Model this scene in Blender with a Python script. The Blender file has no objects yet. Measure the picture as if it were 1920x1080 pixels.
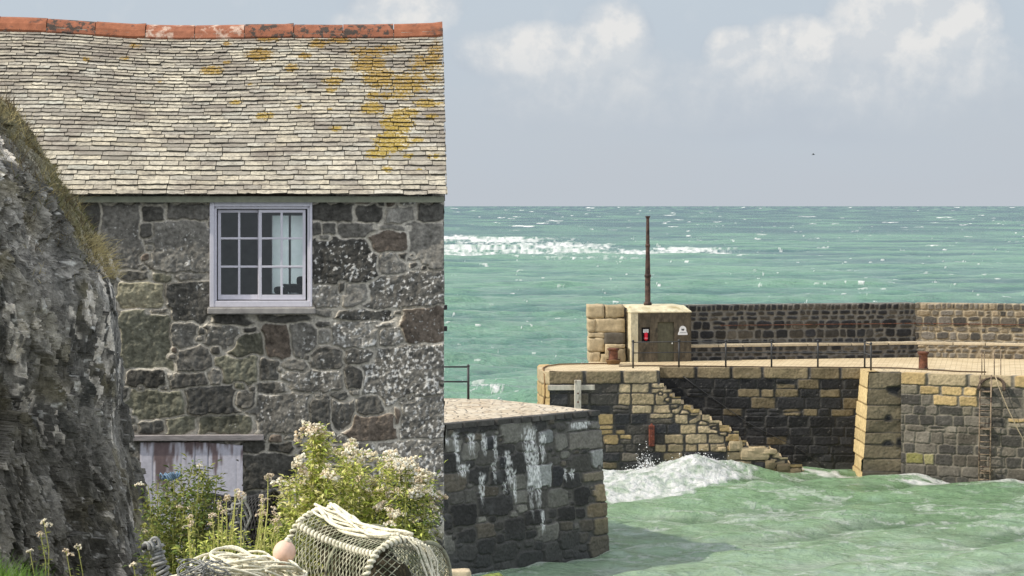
import bpy, math, random
import numpy as np
from mathutils import Vector, Matrix
random.seed(7)
RNG = np.random.default_rng(11)
SC = bpy.context.scene
COL = SC.collection
F = 4500.0; CX = 960.0; HY = 386.0; CZ = 10.9      # focal in photo pixels, principal column, horizon row, eye height over water
ZT = 4.5                                           # quay and pier top above water
R = math.radians

def W(px, py, D):
    return Vector(((px - CX) / F * D, D, CZ - (py - HY) / F * D))
def zpx(py, D): return CZ - (py - HY) / F * D
def xpx(px, D): return (px - CX) / F * D
def lin(v):
    v = v / 255.0
    return v / 12.92 if v <= 0.04045 else ((v + 0.055) / 1.055) ** 2.4
def rgb(r, g, b): return np.array([lin(r), lin(g), lin(b)])
def sstep(a, b, x):
    t = np.clip((x - a) / (b - a), 0, 1)
    return t * t * (3 - 2 * t)
def mixc(a, b, t):
    return a * (1 - t[..., None]) + b * t[..., None]

# ---------------------------------------------------------------- noise
_prng = np.random.default_rng(5)
_perm = _prng.permutation(256); _perm = np.concatenate([_perm, _perm, _perm])
_g = _prng.normal(size=(256, 3)); _g /= np.linalg.norm(_g, axis=1)[:, None]
def perlin(x, y, z=0.0):
    x, y, z = np.broadcast_arrays(np.asarray(x, float), np.asarray(y, float), np.asarray(z, float))
    xi = np.floor(x).astype(int); yi = np.floor(y).astype(int); zi = np.floor(z).astype(int)
    xf = x - xi; yf = y - yi; zf = z - zi
    u = xf * xf * xf * (xf * (xf * 6 - 15) + 10); v = yf * yf * yf * (yf * (yf * 6 - 15) + 10); w = zf * zf * zf * (zf * (zf * 6 - 15) + 10)
    out = 0.0
    for dx in (0, 1):
        for dy in (0, 1):
            for dz in (0, 1):
                h = _perm[_perm[_perm[(xi + dx) & 255] + ((yi + dy) & 255)] + ((zi + dz) & 255)]
                g = _g[h]
                d = g[..., 0] * (xf - dx) + g[..., 1] * (yf - dy) + g[..., 2] * (zf - dz)
                out = out + d * (u if dx else 1 - u) * (v if dy else 1 - v) * (w if dz else 1 - w)
    return out * 1.5
def fbm(x, y, z=0.0, o=4, gain=0.5):
    s = 0.0; a = 1.0; t = 0.0
    for k in range(o):
        s = s + a * perlin(x * 2 ** k + 17.3 * k, y * 2 ** k + 9.1 * k, np.asarray(z) * 2 ** k + 3.7 * k)
        t += a; a *= gain
    return s / t
def ridged(x, y, z=0.0, o=4, gain=0.5):
    s = 0.0; a = 1.0; t = 0.0
    for k in range(o):
        s = s + a * (1 - 2 * np.abs(perlin(x * 2 ** k + 17.3 * k, y * 2 ** k + 9.1 * k, np.asarray(z) * 2 ** k + 3.7 * k)))
        t += a; a *= gain
    return s / t

# ---------------------------------------------------------------- object tree
LOC = {}
def thing(name, label, cat, loc=(0, 0, 0), group=None):
    o = bpy.data.objects.new(name, None); COL.objects.link(o)
    o.location = loc; o.empty_display_size = 0.3
    o['label'] = label; o['category'] = cat
    if group: o['group'] = group
    LOC[o.name] = Vector(loc)
    return o
def tag(o, label, cat, group=None):
    o['label'] = label; o['category'] = cat
    if group: o['group'] = group
    return o
def link(name, me, mat=None, parent=None, origin=None, label=None):
    """mesh data is in world coordinates; it is shifted to the origin of its thing"""
    o = bpy.data.objects.new(name, me); COL.objects.link(o)
    if mat is not None: me.materials.append(mat)
    if parent is not None:
        base = LOC[parent.name]; o.parent = parent
        me.transform(Matrix.Translation(-base))
        LOC[o.name] = base
    else:
        base = Vector(origin) if origin is not None else Vector((0, 0, 0))
        me.transform(Matrix.Translation(-base)); o.location = base
        LOC[o.name] = base
    if label: o['label'] = label
    return o
def copy_tree(o, parent=None):
    c = o.copy(); COL.objects.link(c)
    if parent is not None: c.parent = parent
    for ch in list(o.children): copy_tree(ch, c)
    return c

def mesh_np(name, V, Q=None, T=None, attrs=None, smooth=True):
    V = np.asarray(V, np.float32)
    me = bpy.data.meshes.new(name)
    nq = 0 if Q is None else len(Q); nt = 0 if T is None else len(T)
    loops = []
    if nq: loops.append(np.asarray(Q, np.int32).ravel())
    if nt: loops.append(np.asarray(T, np.int32).ravel())
    li = np.concatenate(loops)
    me.vertices.add(len(V)); me.vertices.foreach_set('co', V.ravel())
    me.loops.add(len(li)); me.loops.foreach_set('vertex_index', li)
    me.polygons.add(nq + nt)
    st = np.concatenate([np.arange(nq) * 4, nq * 4 + np.arange(nt) * 3]).astype(np.int32)
    me.polygons.foreach_set('loop_start', st)
    me.update(calc_edges=True)
    me.polygons.foreach_set('use_smooth', np.full(nq + nt, smooth, bool))
    for k, a in (attrs or {}).items():
        a = np.asarray(a, np.float32)
        if a.ndim == 2 and a.shape[1] == 3:
            a4 = np.ones((len(V), 4), np.float32); a4[:, :3] = a
            at = me.attributes.new(k, 'FLOAT_COLOR', 'POINT'); at.data.foreach_set('color', a4.ravel())
        else:
            at = me.attributes.new(k, 'FLOAT', 'POINT'); at.data.foreach_set('value', a.ravel())
    me.validate()
    return me
def grid_mesh(name, P, attrs=None, keep=None, smooth=True, flip=False):
    ny, nx = P.shape[:2]
    idx = np.arange(ny * nx).reshape(ny, nx)
    q = np.stack([idx[:-1, :-1], idx[:-1, 1:], idx[1:, 1:], idx[1:, :-1]], -1)
    if flip: q = q[..., ::-1]
    if keep is not None: q = q[keep]
    q = q.reshape(-1, 4)
    used = np.unique(q); rem = np.full(ny * nx, -1); rem[used] = np.arange(len(used))
    A = {}
    for k, a in (attrs or {}).items():
        A[k] = a.reshape(ny * nx, *a.shape[2:])[used]
    return mesh_np(name, P.reshape(-1, 3)[used], rem[q], None, A, smooth)

class MB:
    """collects boxes, tubes and loose faces; build() makes one mesh"""
    def __init__(s): s.v = []; s.f = []; s.c = []; s.col = None
    def add(s, verts, faces, col=None):
        b = len(s.v); s.v += [tuple(p) for p in verts]; s.f += [tuple(i + b for i in f) for f in faces]
        s.c += [tuple(col) if col is not None else (1, 1, 1)] * len(verts)
    def box(s, c, size, ax=None, col=None, taper=1.0):
        c = Vector(c); hx, hy, hz = [d / 2 for d in size]
        ax = ax or (Vector((1, 0, 0)), Vector((0, 1, 0)), Vector((0, 0, 1)))
        vs = []
        for k, z in ((1.0, -hz), (taper, hz)):
            for x, y in ((-hx, -hy), (hx, -hy), (hx, hy), (-hx, hy)):
                vs.append(c + ax[0] * x * k + ax[1] * y * k + ax[2] * z)
        s.add(vs, [(3, 2, 1, 0), (4, 5, 6, 7), (0, 1, 5, 4), (1, 2, 6, 5), (2, 3, 7, 6), (3, 0, 4, 7)], col)
    def tube(s, pts, r, n=6, col=None, closed=False, cap=True):
        pts = [Vector(p) for p in pts]; m = len(pts)
        rs = r if hasattr(r, '__len__') else [r] * m
        t0 = (pts[1] - pts[0]).normalized()
        up = Vector((0, 0, 1)) if abs(t0.z) < 0.9 else Vector((1, 0, 0))
        nrm = t0.cross(up).normalized(); vs = []
        for i in range(m):
            a = pts[(i - 1) % m] if (closed or i > 0) else pts[i]
            b = pts[(i + 1) % m] if (closed or i < m - 1) else pts[i]
            t = (b - a).normalized() if (b - a).length > 1e-9 else t0
            nrm = (nrm - t * nrm.dot(t))
            nrm = nrm.normalized() if nrm.length > 1e-6 else t.orthogonal().normalized()
            bn = t.cross(nrm)
            for k in range(n):
                an = 2 * math.pi * k / n
                vs.append(pts[i] + (nrm * math.cos(an) + bn * math.sin(an)) * rs[i])
        fs = []
        for i in range(m if closed else m - 1):
            j = (i + 1) % m
            for k in range(n):
                l = (k + 1) % n
                fs.append((i * n + k, i * n + l, j * n + l, j * n + k))
        if cap and not closed:
            fs.append(tuple(reversed(range(n)))); fs.append(tuple((m - 1) * n + k for k in range(n)))
        s.add(vs, fs, col)
    def lathe(s, c, prof, n=20, col=None, ax=None):
        c = Vector(c); ax = ax or (Vector((1, 0, 0)), Vector((0, 1, 0)), Vector((0, 0, 1)))
        vs = []
        for r, z in prof:
            for k in range(n):
                a = 2 * math.pi * k / n
                vs.append(c + ax[0] * r * math.cos(a) + ax[1] * r * math.sin(a) + ax[2] * z)
        fs = []
        for i in range(len(prof) - 1):
            for k in range(n):
                l = (k + 1) % n
                fs.append((i * n + k, i * n + l, (i + 1) * n + l, (i + 1) * n + k))
        fs.append(tuple(reversed(range(n)))); fs.append(tuple((len(prof) - 1) * n + k for k in range(n)))
        s.add(vs, fs, col)
    def block(s, c, size, ax=None, col=None, jit=0.02, rnd=0.12, n=5, seed=0):
        """a rough hewn block: subdivided, rounded and dented cube"""
        c = Vector(c); ax = ax or (Vector((1, 0, 0)), Vector((0, 1, 0)), Vector((0, 0, 1)))
        g = np.linspace(-1, 1, n + 1); vid = {}; vs = []; fs = []
        def vert(p):
            k = tuple(round(q, 4) for q in p)
            if k not in vid:
                q = np.array(p); L = np.linalg.norm(np.maximum(np.abs(q) - (1 - rnd * 2), 0))
                q = np.sign(q) * np.minimum(np.abs(q), 1 - rnd * 2) + (np.sign(q) * np.maximum(np.abs(q) - (1 - rnd * 2), 0)) * (rnd * 2 / max(L, rnd * 2))
                w = q * np.array(size) / 2
                d = np.array([float(fbm(w[0] * 3 + seed * 7.7, w[1] * 3 + 5, w[2] * 3 + k2, 2)) for k2 in (0, 11, 23)]) * jit * 2
                w = w + d
                vid[k] = len(vs); vs.append(c + ax[0] * w[0] + ax[1] * w[1] + ax[2] * w[2])
            return vid[k]
        for a in range(3):
            for sg in (-1, 1):
                b, e = [(1, 2), (2, 0), (0, 1)][a]
                for i in range(n):
                    for j in range(n):
                        quad = []
                        for (ii, jj) in ((i, j), (i + 1, j), (i + 1, j + 1), (i, j + 1)):
                            p = [0, 0, 0]; p[a] = sg; p[b] = g[ii]; p[e] = g[jj]; quad.append(vert(p))
                        fs.append(tuple(quad) if sg > 0 else tuple(reversed(quad)))
        s.add(vs, fs, col)
    def mesh(s, name, smooth=False):
        me = bpy.data.meshes.new(name); me.from_pydata(s.v, [], s.f); me.update()
        a4 = np.ones((len(s.v), 4), np.float32); a4[:, :3] = np.array(s.c, np.float32).reshape(-1, 3)
        at = me.attributes.new('Col', 'FLOAT_COLOR', 'POINT'); at.data.foreach_set('color', a4.ravel())
        me.polygons.foreach_set('use_smooth', np.full(len(me.polygons), smooth, bool))
        return me
    def build(s, name, mat, parent=None, smooth=False, origin=None, label=None):
        return link(name, s.mesh(name, smooth), mat, parent, origin, label)
def bevel(o, w, seg=2):
    m = o.modifiers.new('bevel', 'BEVEL'); m.width = w; m.segments = seg; m.limit_method = 'ANGLE'
    return o

# ---------------------------------------------------------------- materials
def new_mat(name):
    m = bpy.data.materials.new(name); m.use_nodes = True
    nt = m.node_tree; b = nt.nodes['Principled BSDF']
    return m, nt, b
def nd(nt, t, **kw):
    n = nt.nodes.new(t)
    for k, v in kw.items():
        if k in n.inputs.keys(): n.inputs[k].default_value = v
        else: setattr(n, k, v)
    return n
def mth(nt, op, a, b=None, c=None, clamp=False):
    n = nt.nodes.new('ShaderNodeMath'); n.operation = op; n.use_clamp = clamp
    for i, x in enumerate((a, b, c)):
        if x is None: continue
        if isinstance(x, (int, float)): n.inputs[i].default_value = x
        else: nt.links.new(x, n.inputs[i])
    return n.outputs[0]
def mixrgb(nt, fac, a, b, mode='MIX'):
    n = nt.nodes.new('ShaderNodeMix'); n.data_type = 'RGBA'; n.blend_type = mode
    for sock, x in ((n.inputs[0], fac), (n.inputs[6], a), (n.inputs[7], b)):
        if isinstance(x, (int, float)): sock.default_value = x
        elif isinstance(x, (tuple, list, np.ndarray)): sock.default_value = (*[float(q) for q in x[:3]], 1)
        else: nt.links.new(x, sock)
    return n.outputs[2]
def noise(nt, vec, scale, detail=4, rough=0.55):
    n = nd(nt, 'ShaderNodeTexNoise', Scale=scale, Detail=detail, Roughness=rough)
    if vec is not None: nt.links.new(vec, n.inputs['Vector'])
    return n.outputs['Fac']
def mapped(nt, scale=(1, 1, 1), rot=(0, 0, 0)):
    tc = nt.nodes.new('ShaderNodeTexCoord'); mp = nt.nodes.new('ShaderNodeMapping')
    mp.inputs['Scale'].default_value = scale; mp.inputs['Rotation'].default_value = rot
    nt.links.new(tc.outputs['Object'], mp.inputs['Vector'])
    return mp.outputs['Vector']
def mr(nt, x, a, b, c=0.0, d=1.0):
    n = nt.nodes.new('ShaderNodeMapRange'); nt.links.new(x, n.inputs[0])
    for i, v in enumerate((a, b, c, d)): n.inputs[i + 1].default_value = v
    return n.outputs[0]
def mat(name, base=None, rough=0.85, var=0.3, scale=8.0, bump=0.3, bdist=0.01, spec=0.3, second=None, sthr=(0.5, 0.65), sscale=None,
        metal=0.0, stretch=(1, 1, 1), trans=0.0):
    """base None = read the mesh's Col attribute; noise varies value, a second colour comes in patches"""
    m, nt, b = new_mat(name)
    v = mapped(nt, stretch)
    if base is None:
        at = nd(nt, 'ShaderNodeAttribute'); at.attribute_name = 'Col'; c = at.outputs['Color']
    else:
        r = nd(nt, 'ShaderNodeRGB'); r.outputs[0].default_value = (*[float(q) for q in base], 1); c = r.outputs[0]
    n1 = noise(nt, v, scale, 5, 0.6)
    f = mr(nt, n1, 0.3, 0.7, 1 - var, 1 + var)
    cc = nt.nodes.new('ShaderNodeCombineColor')
    for i in range(3): nt.links.new(f, cc.inputs[i])
    c = mixrgb(nt, 1.0, c, cc.outputs[0], 'MULTIPLY')
    if second is not None:
        n2 = noise(nt, v, sscale or scale * 0.6, 6, 0.65)
        c = mixrgb(nt, mr(nt, n2, sthr[0], sthr[1]), c, second)
    nt.links.new(c, b.inputs['Base Color'])
    b.inputs['Roughness'].default_value = rough; b.inputs['Metallic'].default_value = metal
    b.inputs['Specular IOR Level'].default_value = spec
    if bump:
        bp = nd(nt, 'ShaderNodeBump', Strength=bump, Distance=bdist)
        nt.links.new(noise(nt, v, scale * 2.5, 5, 0.65), bp.inputs['Height']); nt.links.new(bp.outputs[0], b.inputs['Normal'])
    if trans:
        tr = nd(nt, 'ShaderNodeBsdfTranslucent'); nt.links.new(c, tr.inputs['Color'])
        mx = nd(nt, 'ShaderNodeMixShader'); mx.inputs[0].default_value = trans
        nt.links.new(b.outputs[0], mx.inputs[1]); nt.links.new(tr.outputs[0], mx.inputs[2])
        nt.links.new(mx.outputs[0], nt.nodes['Material Output'].inputs['Surface'])
    return m

# ---------------------------------------------------------------- masonry
class Plane:
    """vertical plane: u runs along it, w goes into the wall, z is up"""
    def __init__(s, C, d):
        s.C = np.array(C, float); s.d = np.array(d, float) / np.linalg.norm(d); s.n = np.array([-s.d[1], s.d[0]])
    @staticmethod
    def thru(px1, D1, px2, D2):
        a = np.array([xpx(px1, D1), D1]); b = np.array([xpx(px2, D2), D2])
        p = Plane(a, b - a); p.L = float(np.linalg.norm(b - a)); return p
    def uz(s, px, py):
        x = (px - CX) / F
        u = (x * s.C[1] - s.C[0]) / (s.d[0] - x * s.d[1])
        D = s.C[1] + u * s.d[1]
        return u, CZ - (py - HY) / F * D
    def pt(s, u, w, z):
        return Vector((s.C[0] + u * s.d[0] + w * s.n[0], s.C[1] + u * s.d[1] + w * s.n[1], z))
    def grid(s, U, Wd, Z):
        return np.stack([s.C[0] + U * s.d[0] + Wd * s.n[0], s.C[1] + U * s.d[1] + Wd * s.n[1], Z], -1)
    @property
    def ax(s): return (Vector((*s.d, 0)), Vector((*s.n, 0)), Vector((0, 0, 1)))

class Stones:
    def __init__(s): s.p = []; s.c = []
    def add(s, u, z, a, b, rot=0.0, p=4.0, col=(.1, .1, .1), lich=0.0, prot=0.0):
        s.p.append((u, z, a, b, rot, p)); s.c.append((*col, lich, prot))
    def box(s, u0, z0, u1, z1, **k): s.add((u0 + u1) / 2, (z0 + z1) / 2, abs(u1 - u0) / 2, abs(z1 - z0) / 2, **k)
    def fill(s, u0, u1, z0, z1, sizes, rng, colf, shrink=0.9, ar=(1.0, 2.2), p=(2.6, 4.5), rot=0.25):
        for size, tries in sizes:
            for _ in range(tries):
                b = size * rng.uniform(.75, 1.25); a = b * rng.uniform(*ar)
                u = rng.uniform(u0, u1); z = rng.uniform(z0, z1)
                if s.p:
                    q = np.array(s.p)
                    if np.any((np.abs(q[:, 0] - u) < (q[:, 2] + a) * shrink) & (np.abs(q[:, 1] - z) < (q[:, 3] + b) * shrink)): continue
                c, l, pr = colf(rng, u, z)
                s.add(u, z, a, b, rng.uniform(-rot, rot), rng.uniform(*p), c, l, pr)
    def courses(s, u0, u1, z0, z1, hh, ww, rng, colf, p=9.0, gap=0.015, skip=None):
        z = z1
        while z > z0:
            h = rng.uniform(*hh); u = u0 - rng.uniform(0, ww[1])
            while u < u1:
                w = rng.uniform(*ww) * (0.6 + h / hh[1] * 0.5)
                if rng.random() < 0.13 and h > 0.25:
                    parts = [(z - h * .5, h * .5), (z - h, h * .5)]
                else: parts = [(z - h, h)]
                for zb, hb in parts:
                    cu, cz = u + w / 2, zb + hb / 2
                    if skip is None or not skip(cu, cz):
                        c, l, pr = colf(rng, cu, cz)
                        s.add(cu, cz, w / 2 - gap / 2, hb / 2 - gap / 2, rng.uniform(-.03, .03), p * rng.uniform(.6, 1.2), c, l, pr)
                u += w
            z -= h
    def field(s, U, Z, warp=0.02, wf=5.0, grow=1.12):
        ny, nx = U.shape; u0 = U[0, 0]; z0 = Z[0, 0]; du = U[0, 1] - u0; dz = Z[1, 0] - z0
        Uw = U + warp * fbm(U * wf, Z * wf, 1.5, 3); Zw = Z + warp * fbm(U * wf, Z * wf, 8.5, 3)
        D1 = np.full(U.shape, 9.0); D2 = np.full(U.shape, 9.0); S1 = np.ones(U.shape); S2 = np.ones(U.shape); ID = np.full(U.shape, -1)
        for i, (cu, cz, a, b, rot, p) in enumerate(s.p):
            m = 1.5 * max(a, b) + warp + .05
            j0 = max(0, int((cu - m - u0) / du)); j1 = min(nx, int((cu + m - u0) / du) + 2)
            i0 = max(0, int((cz - m - z0) / dz)); i1 = min(ny, int((cz + m - z0) / dz) + 2)
            if j0 >= j1 or i0 >= i1: continue
            sl = (slice(i0, i1), slice(j0, j1))
            x = Uw[sl] - cu; y = Zw[sl] - cz
            c, sn = math.cos(rot), math.sin(rot)
            xr = np.abs(x * c + y * sn) / a; yr = np.abs(-x * sn + y * c) / b
            d = (xr ** p + yr ** p) ** (1 / p); sz = min(a, b)
            n1 = d < D1[sl]; n2 = (~n1) & (d < D2[sl])
            D2[sl] = np.where(n1, D1[sl], np.where(n2, d, D2[sl])); S2[sl] = np.where(n1, S1[sl], np.where(n2, sz, S2[sl]))
            D1[sl] = np.where(n1, d, D1[sl]); S1[sl] = np.where(n1, sz, S1[sl]); ID[sl] = np.where(n1, i, ID[sl])
        e = np.minimum((D2 - D1) / (1 / S1 + 1 / S2), (grow - D1) * S1)
        return ID, e

def masonry(name, pl, u0, u1, z0, z1, res, st, mortar, joint=0.012, bev=0.03, depth=0.03, rough=0.01, batter=0.0, fold=None,
            keepf=None, warp=0.02, wf=5.0, grow=1.12, tint=None, lichc=(.5, .5, .47), lichs=22.0, ubat=0.0, cap=0.0, noisev=.3, wrap=None, facet=.16, lbat=0.0, ejit=0.0):
    nx = int((u1 - u0) / res) + 2; ny = int((z1 - z0) / res) + 2
    u = np.linspace(u0, u1, nx); z = np.linspace(z0, z1, ny)
    U, Z = np.meshgrid(u, z)
    ID, e = st.field(U, Z, warp, wf, grow)
    C = np.array(st.c + [(0, 0, 0, 0, 0)])
    cs = C[ID]
    inside = sstep(joint * .5, joint * .5 + res * 1.2, e)
    t = np.clip((e - joint * .5) / bev, 0, 1); prof = 1 - (1 - t) ** 2
    sx = RNG.uniform(0, 99)
    fine = fbm(U * 14 + sx, Z * 14, ID * 3.3, 3); mid = fbm(U * 4 + sx, Z * 4, ID * 1.7, 3)
    h = np.where(e > joint * .5, prof * (depth + cs[..., 4]) + rough * (fine + .8 * mid) * prof, rough * .5 * fine)
    fh = np.sin((ID + 1) * 12.9898) * 43758.5453; fa = (fh - np.floor(fh)) * 6.283; fh2 = np.sin((ID + 1) * 78.233) * 12543.123; fb = fh2 - np.floor(fh2)
    Cp = np.array(st.p + [(0, 0, 1, 1, 0, 2)])[ID]
    h = h + np.where(e > joint * .5, facet * fb * np.clip(np.cos(fa) * (U - Cp[..., 0]) + np.sin(fa) * (Z - Cp[..., 1]), -.3, .3) * prof, 0)
    chip = ridged(U * 5 + ID * 5.1, Z * 5, ID * 2.2, 3); h = h - np.where(e > joint * .5, 1.6 * rough * np.clip(chip - .55, 0, 1) * prof, 0)
    col = cs[..., :3] * (1 + noisev * fine + .9 * noisev * mid)[..., None]
    l1 = fbm(U * lichs + sx + 31, Z * lichs, 4.2, 3, .6) + .35 * fbm(U * lichs * .25 + sx, Z * lichs * .25, 2.0, 2)
    lich = sstep(0.0, .22, l1 - (.62 - cs[..., 3] * .74)) * np.clip(cs[..., 3] * 6, 0, 1)
    col = mixc(col, np.array(lichc) * (1 + .25 * fine[..., None]), lich * .85)
    mcol = np.array(mortar) * (1 + .28 * fbm(U * 9 + sx, Z * 9, 7.7, 4) + .2 * fbm(U * 1.7, Z * 1.7, 5, 2))[..., None]
    col = mixc(mcol, col, inside)
    if tint is not None: col, h = tint(U, Z, col, h, e)
    Wd = -h - batter * (z1 - Z)
    Up = U + ubat * (z1 - Z) * sstep(u0, u1, U)
    Up = Up - lbat * (z1 - Z) * (1 - sstep(u0, u1, U))
    if ejit: Up = Up + ejit * (fbm(Z * 4, Z * 0 + 3, ID * .9, 2) - .3) * sstep(u1 - .25, u1, U)
    P = pl.grid(Up, Wd, Z)
    keep = None
    if keepf is not None: keep = keepf((U[:-1, :-1] + U[1:, 1:]) / 2, (Z[:-1, :-1] + Z[1:, 1:]) / 2)
    if fold is not None:           # one more row runs back over the top of the wall
        rowP = pl.grid(Up[-1], np.full(nx, fold), Z[-1] + cap)
        rowM = P[-1].copy(); rowM[..., 2] += cap
        P = np.concatenate([P, rowM[None], rowP[None]]); col = np.concatenate([col, col[-1:], col[-1:]])
        if keep is not None: keep = np.concatenate([keep, keep[-1:], keep[-1:]])
    if wrap is not None:           # one more column turns the corner
        w_ = pl.grid(np.full(len(P), u1), np.full(len(P), wrap), P[:, -1, 2])
        P = np.concatenate([P, w_[:, None]], 1); col = np.concatenate([col, col[:, -1:]], 1)
        if keep is not None: keep = np.concatenate([keep, keep[:, -1:]], 1)
    return grid_mesh(name, P, {'Col': np.clip(col, .004, .95)}, keep, True)
# ================================================================ camera, sun, sky
cam = bpy.data.cameras.new('camera'); camo = bpy.data.objects.new('camera', cam); COL.objects.link(camo)
camo.location = (0, 0, CZ); camo.rotation_euler = (math.pi / 2, 0, 0)
cam.sensor_width = 36; cam.lens = F / 1920 * 36; cam.shift_y = -(540 - HY) / 1920
cam.clip_start = 0.5; cam.clip_end = 400000
SC.camera = camo
SUN_EL, SUN_AZ = 43.0, 14.0                    # elevation; azimuth measured from -X, positive = towards the camera side
sd = Vector((-math.cos(R(SUN_EL)) * math.cos(R(SUN_AZ)), -math.cos(R(SUN_EL)) * math.sin(R(SUN_AZ)), math.sin(R(SUN_EL))))
sl = bpy.data.lights.new('sun', 'SUN'); sl.energy = 3.4; sl.angle = R(0.55); sl.color = (1.0, .93, .82)
so = bpy.data.objects.new('sun', sl); COL.objects.link(so); so.rotation_euler = sd.to_track_quat('Z', 'Y').to_euler()
so.location = (-30, 20, 60)
SC.view_settings.view_transform = 'Standard'; SC.view_settings.look = 'None'; SC.view_settings.gamma = 1.0
EXPO = 0.3
SC.view_settings.exposure = EXPO

wd = bpy.data.worlds.new('World'); SC.world = wd; wd.use_nodes = True
nt = wd.node_tree; bg = nt.nodes['Background']
SKYS = 0.13
bg.inputs['Strength'].default_value = SKYS
sky = nt.nodes.new('ShaderNodeTexSky'); sky.sky_type = 'NISHITA'; sky.sun_disc = False
sky.sun_elevation = R(SUN_EL); sky.sun_rotation = math.atan2(sd.x, sd.y)
sky.air_density = 1.0; sky.dust_density = 1.2; sky.ozone_density = 1.0
tc = nt.nodes.new('ShaderNodeTexCoord'); sp = nt.nodes.new('ShaderNodeSeparateXYZ'); nt.links.new(tc.outputs['Generated'], sp.inputs[0])
dx, dy, dz = sp.outputs
ydiv = mth(nt, 'MAXIMUM', mth(nt, 'ABSOLUTE', dy), .05)
A = mth(nt, 'MULTIPLY', mth(nt, 'DIVIDE', dx, ydiv), F / 100.0)      # azimuth, in units of about 1.3 degrees
E = mth(nt, 'MULTIPLY', mth(nt, 'DIVIDE', dz, ydiv), F / 100.0)      # elevation, same units
cb = nt.nodes.new('ShaderNodeCombineXYZ'); nt.links.new(A, cb.inputs[0]); nt.links.new(E, cb.inputs[1])
def skynoise(scale, detail, rough, off=(0, 0, 0), st=(1, 1, 1)):
    mp = nt.nodes.new('ShaderNodeMapping'); mp.inputs['Location'].default_value = off; mp.inputs['Scale'].default_value = st
    nt.links.new(cb.outputs[0], mp.inputs['Vector'])
    return noise(nt, mp.outputs[0], scale, detail, rough)
nA = skynoise(1.5, 8, .58, (3, 1, 0)); nB = skynoise(.9, 6, .55, (9, 4, 2)); nB2 = skynoise(.9, 6, .55, (9.13, 3.8, 2))
nL = skynoise(.35, 3, .5, (1, 7, 0), (.6, 1.6, 1))
# cumulus heads standing over the horizon: (column, row, half width, half height) in photo pixels seen as directions
HEADS = [(1150, 75, 62, 70, 1), (1095, 105, 70, 55, .95), (1000, 95, 90, 48, .95), (930, 100, 70, 42, .6), (1180, 150, 60, 70, .6), (1060, 180, 130, 70, .5), (760, 20, 90, 42, .9), (700, 40, 70, 25, .5),
         (1380, 95, 52, 42, .9), (1500, 80, 85, 46, 1), (1450, 130, 110, 60, .7), (1560, 150, 150, 62, .65), (1690, 45, 120, 75, 1.05), (1790, 40, 75, 65, 1),
         (1640, 60, 80, 60, 1), (1740, 110, 150, 70, .7), (1350, 190, 130, 70, .45), (1800, 140, 120, 60, .5), (1250, 200, 180, 60, .35), (1620, 210, 240, 60, .35)]
mask = None
for (hx, hy, rx, ry, am) in HEADS:
    a0 = (hx - CX) / 100; e0 = (HY - hy) / 100
    px_ = mth(nt, 'DIVIDE', mth(nt, 'SUBTRACT', A, a0), rx / 100 * 1.4); py_ = mth(nt, 'DIVIDE', mth(nt, 'SUBTRACT', E, e0), ry / 100 * 1.35)
    g = mth(nt, 'SUBTRACT', 1.0, mth(nt, 'ADD', mth(nt, 'MULTIPLY', px_, px_), mth(nt, 'MULTIPLY', py_, py_)))
    g = mth(nt, 'MULTIPLY', mth(nt, 'MAXIMUM', g, 0.0), am)
    mask = g if mask is None else mth(nt, 'SMOOTH_MAX', mask, g, .12)
md = mth(nt, 'ADD', mask, mth(nt, 'MULTIPLY', mth(nt, 'SUBTRACT', nA, .5), 1.15))
gate = mr(nt, mask, 0.0, .25)
cl = mth(nt, 'MULTIPLY', mr(nt, md, .12, .72), gate)
relief = mr(nt, mth(nt, 'SUBTRACT', nB, nB2), -.05, .09)
lowfade = mr(nt, E, 1.2, 3.0)
bright = mth(nt, 'MULTIPLY', cl, mth(nt, 'MULTIPLY', mth(nt, 'ADD', .42, mth(nt, 'MULTIPLY', relief, .58)), lowfade))
k = 1.0 / SKYS / 2 ** EXPO
veil_lo = rgb(191, 198, 206) * k; veil_hi = rgb(194, 205, 215) * k; white = rgb(230, 230, 229) * k
veil = mixrgb(nt, mr(nt, mth(nt, 'ADD', E, mth(nt, 'MULTIPLY', mth(nt, 'SUBTRACT', nL, .5), 3.0)), .3, 3.6), veil_lo, veil_hi)
veil = mixrgb(nt, mth(nt, 'MULTIPLY', mth(nt, 'MULTIPLY', gate, mr(nt, nL, .4, .7)), .5), veil, rgb(184, 192, 203) * k)
front = mixrgb(nt, mth(nt, 'MULTIPLY', bright, 1.0, clamp=True), veil, white)
# clear sky higher up, with bright unseen cloud added to lift the ambient light
bro = noise(nt, tc.outputs['Generated'], 2.6, 5, .55)
over = mixrgb(nt, mr(nt, bro, .40, .62, 0.0, .85), sky.outputs[0], rgb(246, 246, 246) * 1.9 / SKYS)
mixf = mr(nt, dz, .12, .38)
nt.links.new(mixrgb(nt, mixf, front, over), bg.inputs['Color'])

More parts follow.
